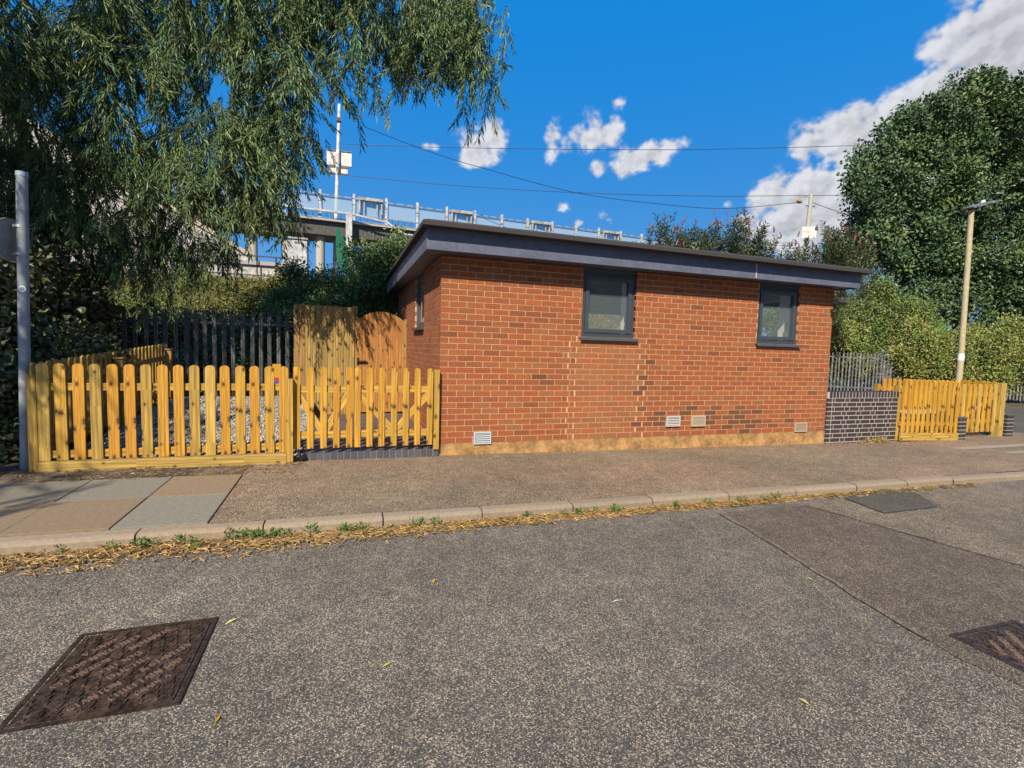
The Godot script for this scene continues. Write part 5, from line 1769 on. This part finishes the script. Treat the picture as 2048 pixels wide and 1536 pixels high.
# ------------------------------------------------------------------ small things
func build_small() -> void:
	cover("brown cast iron manhole cover lettered in two triangles, near the slabs end of the road", Vector3(-2.075, road_y(-2.0) + 0.001, 3.68), 0.60, 0.685, false)
	cover("brown cast iron manhole cover in the road, beyond the brick building's middle", Vector3(2.30, road_y(2.3) + 0.006, 4.86), 0.57, 0.68, true)
	# stone gravel
	var r := RandomNumberGenerator.new(); r.seed = 61
	var sm := SphereMesh.new()
	sm.radial_segments = 6; sm.rings = 3; sm.radius = 0.5; sm.height = 0.8
	var trs := []
	var cols := []
	for k in 11000:
		var x := rf(-4.02, -1.64)
		var z := rf(-4.05, 0.02)
		var b := Basis(Vector3(rng.randfn(), rng.randfn(), rng.randfn()).normalized(), rng.randf() * TAU) * Basis.from_scale(Vector3(rf(0.02, 0.045), rf(0.016, 0.03), rf(0.02, 0.045)))
		trs.append(Transform3D(b, Vector3(x, garden(x, z) + rf(-0.002, 0.014), z)))
		cols.append(vary(Color(0.27, 0.262, 0.25), 0.45, 0.04))
	var gs := scatter(sm, M["plastic"], trs, cols, "gravel")
	tag(gs, "pale grey stone gravel covering the little garden behind the picket fence", "gravel")
	# fallen willow leaves and straw in the gutter
	var lm := MB.new()
	for k in 3:
		lm.col = Color(1, 1, 1) * (0.8 + 0.2 * k)
		leaf(lm, Vector3(-0.02 + 0.02 * k, 0.002 * k, 0.012 * k), Vector3(1, 0.06, 0.5 - 0.5 * k).normalized(), Vector3.UP, 0.048, 0.0095, 0.2)
	var lmesh := lm.mesh()
	trs = []; cols = []
	var nz := FastNoiseLite.new(); nz.seed = 71; nz.frequency = 0.9
	while trs.size() < 7500:
		var x := rf(-7.0, 6.4)
		var dens := 1.0 - smoothstep(0.8, 6.4, x) * 0.85
		var wid := lerpf(0.36, 0.13, smoothstep(-4.0, 2.5, x))
		var z := 2.155 + absf(rng.randfn(0.0, 0.55)) * wid
		if rng.randf() > dens * (0.75 + 0.9 * nz.get_noise_2d(x * 2.0, z * 4.0)):
			continue
		if z > 2.155 + wid * 1.25:
			continue
		trs.append(Transform3D(rbasis(0.35, rf(0.5, 1.1)), Vector3(x, road_y(x) + rf(0.004, 0.018), z)))
		cols.append(vary(Color(0.47, 0.31, 0.10).lerp(Color(0.24, 0.14, 0.055), rng.randf()), 0.35, 0.08))
	var lit := scatter(lmesh, M["dry leaf"], trs, cols, "leaf_litter")
	tag(lit, "straw-coloured fallen leaves and dust lying along the kerb", "leaf litter")
	var gut := sheet(-9.0, 6.6, 2.14, 2.32, 60, 3, func(x: float, z: float) -> float: return road_y(x) + 0.009 - 0.03 * maxf(z - 2.14, 0.0) - 0.012 * smoothstep(1.0, 6.5, x), func(_x: float, _z: float) -> Color: return Color(0.36, 0.25, 0.135))
	tag(put(gut, "gutter_dust", M["earth"]), "strip of dry brown dust in the gutter against the kerb", "dust")
	get_node("gutter_dust").set_meta("kind", "stuff")
	# litter by the fence foot and wall foot
	trs = []; cols = []
	for k in 2600:
		var x := rf(-9.0, -1.6)
		var z := rf(0.14, 0.62) if k % 3 else rf(-3.2, 0.5)
		if k % 3 == 0:
			x = rf(-9.0, -4.2)
		trs.append(Transform3D(rbasis(0.35, rf(0.4, 0.9)), Vector3(x, pav(x, z) + rf(0.0, 0.012), z)))
		cols.append(vary(Color(0.36, 0.24, 0.09).lerp(Color(0.15, 0.10, 0.05), rng.randf()), 0.3, 0.06))
	for k in 420:
		var x := rf(0.0, 8.2)
		var z := 0.02 + absf(rng.randfn(0.0, 0.03))
		trs.append(Transform3D(rbasis(0.35, rf(0.3, 0.7)), Vector3(x, pav(x, z) + rf(0.0, 0.006), z)))
		cols.append(vary(Color(0.42, 0.28, 0.11), 0.3, 0.06))
	tag(scatter(lmesh, M["dry leaf"], trs, cols, "leaf_litter"), "dry leaves and twigs lying at the foot of the fences and walls", "leaf litter")
	# weeds
	var weed := cluster(36, 0.05, 0.045, 0.014, 81)
	trs = []; cols = []
	for q in [[-1.75, 2.17, 26], [-1.2, 2.17, 40], [-2.3, 2.18, 30], [-0.5, 2.17, 14], [0.75, 2.17, 20], [1.2, 2.17, 12], [2.2, 2.17, 16], [3.0, 2.17, 10]]:
		for k in int(q[2] * 0.28):
			var x: float = q[0] + rng.randfn(0.0, 0.2)
			trs.append(Transform3D(rbasis(PI, rf(0.5, 1.0)), Vector3(x, road_y(x) + 0.03, q[1] + absf(rng.randfn(0.0, 0.03)))))
			cols.append(vary(Color(0.085, 0.14, 0.025), 0.3, 0.1))
	for k in 14:
		var x := 7.75 + rng.randfn(0.0, 0.16)
		trs.append(Transform3D(rbasis(PI, rf(0.5, 1.1)), Vector3(x, pav(x, 0) + 0.03, 0.05)))
		cols.append(vary(Color(0.36, 0.26, 0.08), 0.3, 0.1))
	tag(scatter(weed, M["leaf"], trs, cols, "weeds"), "small green weeds growing along the kerb and wall foot", "weeds")
	# single leaves lying on the road
	var spots := [[-0.611, 3.229, "bright yellow leaf lying on the open road in front of the gate leaves", Color(0.55, 0.38, 0.03), 0.085], [-1.616, 4.181, "curled yellow-brown leaf lying beside the lettered manhole cover's near edge", Color(0.46, 0.29, 0.03), 0.06], [-1.679, 3.377, "pale green leaf lying beside the manhole cover's far corner", Color(0.42, 0.45, 0.16), 0.075], [0.757, 4.745, "pale yellow leaf lying on the open road left of the second manhole cover", Color(0.42, 0.37, 0.12), 0.07], [1.868, 3.807, "pale green leaf lying on the edge of the brown road repair", Color(0.36, 0.40, 0.13), 0.07], [-0.935, 3.974, "small yellow-green crumpled leaf alone in the middle of the road", Color(0.34, 0.34, 0.04), 0.05], [0.436, 3.713, "thin white stalk lying on the road", Color(0.66, 0.63, 0.55), 0.06]]
	for q in spots:
		var m := MB.new()
		m.col = q[3]
		var l: float = q[4]
		var a := rng.randf() * TAU
		var d := Vector3(cos(a), 0, sin(a))
		var p := Vector3(q[0], road_y(q[0]) + 0.007, q[1])
		var wd := 0.006 if q[2].begins_with("thin") else l * 0.26
		for s in 2:
			leaf(m, p + Vector3(0, -0.001 * s, 0), d, Vector3.UP, l, wd, 0.12)
		m.bar(p - d * l * 0.25, p, 0.002, 0.002)
		tag(put(m, "fallen_leaf", M["dry leaf"]), q[2], "leaf", "single leaves on the road")
	# scrap of purple wrapper in the gutter and a torn black bag by the step
	var wr := MB.new()
	wr.col = Color(0.16, 0.07, 0.20)
	for k in 4:
		var p := Vector3(-1.66 + 0.022 * k, road_y(-1.6) + 0.012, 2.235)
		wr.quad(p + Vector3(0, 0.01 * (k % 2), -0.014), p + Vector3(0.022, 0.01 * ((k + 1) % 2), -0.014), p + Vector3(0.022, 0.008 * ((k + 1) % 2), 0.016), p + Vector3(0, 0.012 * (k % 2), 0.016))
	tag(put(wr, "wrapper", M["plastic"]), "crumpled scrap of purple wrapper among the gutter leaves", "litter")
	var bag := MB.new()
	bag.col = Color(0.012, 0.012, 0.013)
	var nb := FastNoiseLite.new(); nb.seed = 3; nb.frequency = 6.0
	for a in 14:
		for b in 7:
			var vs := []
			for e in [[a, b], [a + 1, b], [a + 1, b + 1], [a, b + 1]]:
				var th: float = TAU * (e[0] % 14) / 14.0
				var ph: float = PI * e[1] / 7.0
				var d := Vector3(cos(th) * sin(ph), cos(ph), sin(th) * sin(ph))
				var rr := 1.0 + 0.5 * nb.get_noise_3dv(d)
				vs.append(Vector3(-1.605, -0.085, 0.075) + d * Vector3(0.062, 0.05, 0.045) * rr)
			bag.quad(vs[0], vs[1], vs[2], vs[3])
	tag(put(bag, "plastic_bag", M["frame plastic"]), "torn black plastic bag crumpled between fence post and brick step", "litter")
	# yellow notice on the palisade
	var nt := thing("notice_plate", "yellow notice plate with red and blue lower bands fixed to the palisade", "sign", Vector3(-2.31, 0.44, -4.05))
	var m1 := MB.new()
	m1.col = Color(0.42, 0.24, 0.02)
	m1.span(Vector3(-2.385, 0.56, -4.062), Vector3(-2.24, 0.815, -4.05))
	put(m1, "plate", M["plastic"], nt)
	var m2 := MB.new()
	m2.col = Color(0.42, 0.03, 0.03)
	m2.span(Vector3(-2.385, 0.50, -4.062), Vector3(-2.24, 0.558, -4.05))
	put(m2, "red_band", M["plastic"], nt)
	var m3 := MB.new()
	m3.col = Color(0.03, 0.07, 0.35)
	m3.span(Vector3(-2.36, 0.44, -4.062), Vector3(-2.26, 0.498, -4.05))
	put(m3, "blue_band", M["plastic"], nt)

# ------------------------------------------------------------------ everything
func _ready() -> void:
	rng.seed = 20240
	var cam := Camera3D.new()
	cam.name = "camera"
	cam.position = EYE
	cam.rotation = Vector3(-0.0709249, -0.325117, 0.0279526)
	cam.fov = rad_to_deg(2.0 * atan(768.0 / 1011.4))
	cam.near = 0.05
	cam.far = 1200.0
	add_child(cam)
	cam.current = true
	var env := Environment.new()
	env.background_mode = Environment.BG_SKY
	var sky := Sky.new()
	var sm := PanoramaSkyMaterial.new()
	sm.panorama = ImageTexture.create_from_image(sky_image())
	sm.energy_multiplier = 1.06 / EXPO
	sky.sky_material = sm
	env.sky = sky
	env.tonemap_mode = Environment.TONE_MAPPER_LINEAR
	env.tonemap_exposure = EXPO
	env.sdfgi_enabled = true
	env.ssao_enabled = true
	env.ssil_enabled = true
	var we := WorldEnvironment.new()
	we.name = "environment"
	we.environment = env
	add_child(we)
	var sun := DirectionalLight3D.new()
	sun.name = "sun"
	sun.light_energy = 1.3
	sun.light_color = Color(1.0, 0.94, 0.84)
	sun.light_angular_distance = 0.5
	sun.shadow_enabled = true
	add_child(sun)
	sun.look_at_from_position(Vector3.ZERO, Vector3(0.389, -0.661, -0.642))
	materials()
	build_ground()
	build_hut()
	build_front_fence()
	build_side_fence()
	build_gates()
	palisade("dark steel palisade fence with pointed pales behind the gravel garden", Vector3(-5.6, 0.12, -4.12), Vector3(-1.98, 0.12, -4.12), 1.66, 25, [Color(0.13, 0.14, 0.155), Color(0.11, 0.12, 0.132), Color(0.16, 0.168, 0.18)], M["dark metal"])
	palisade("weathered grey palisade fence under the hedge beyond the small yard", Vector3(18.6, -0.33, -11.14), Vector3(31.2, -0.55, -6.9), 1.85, 86, [Color(0.34, 0.34, 0.34), Color(0.42, 0.42, 0.41), Color(0.28, 0.28, 0.28)], M["galvanised"])
	build_right()
	build_poles()
	build_bridge()
	build_plants()
	build_small()
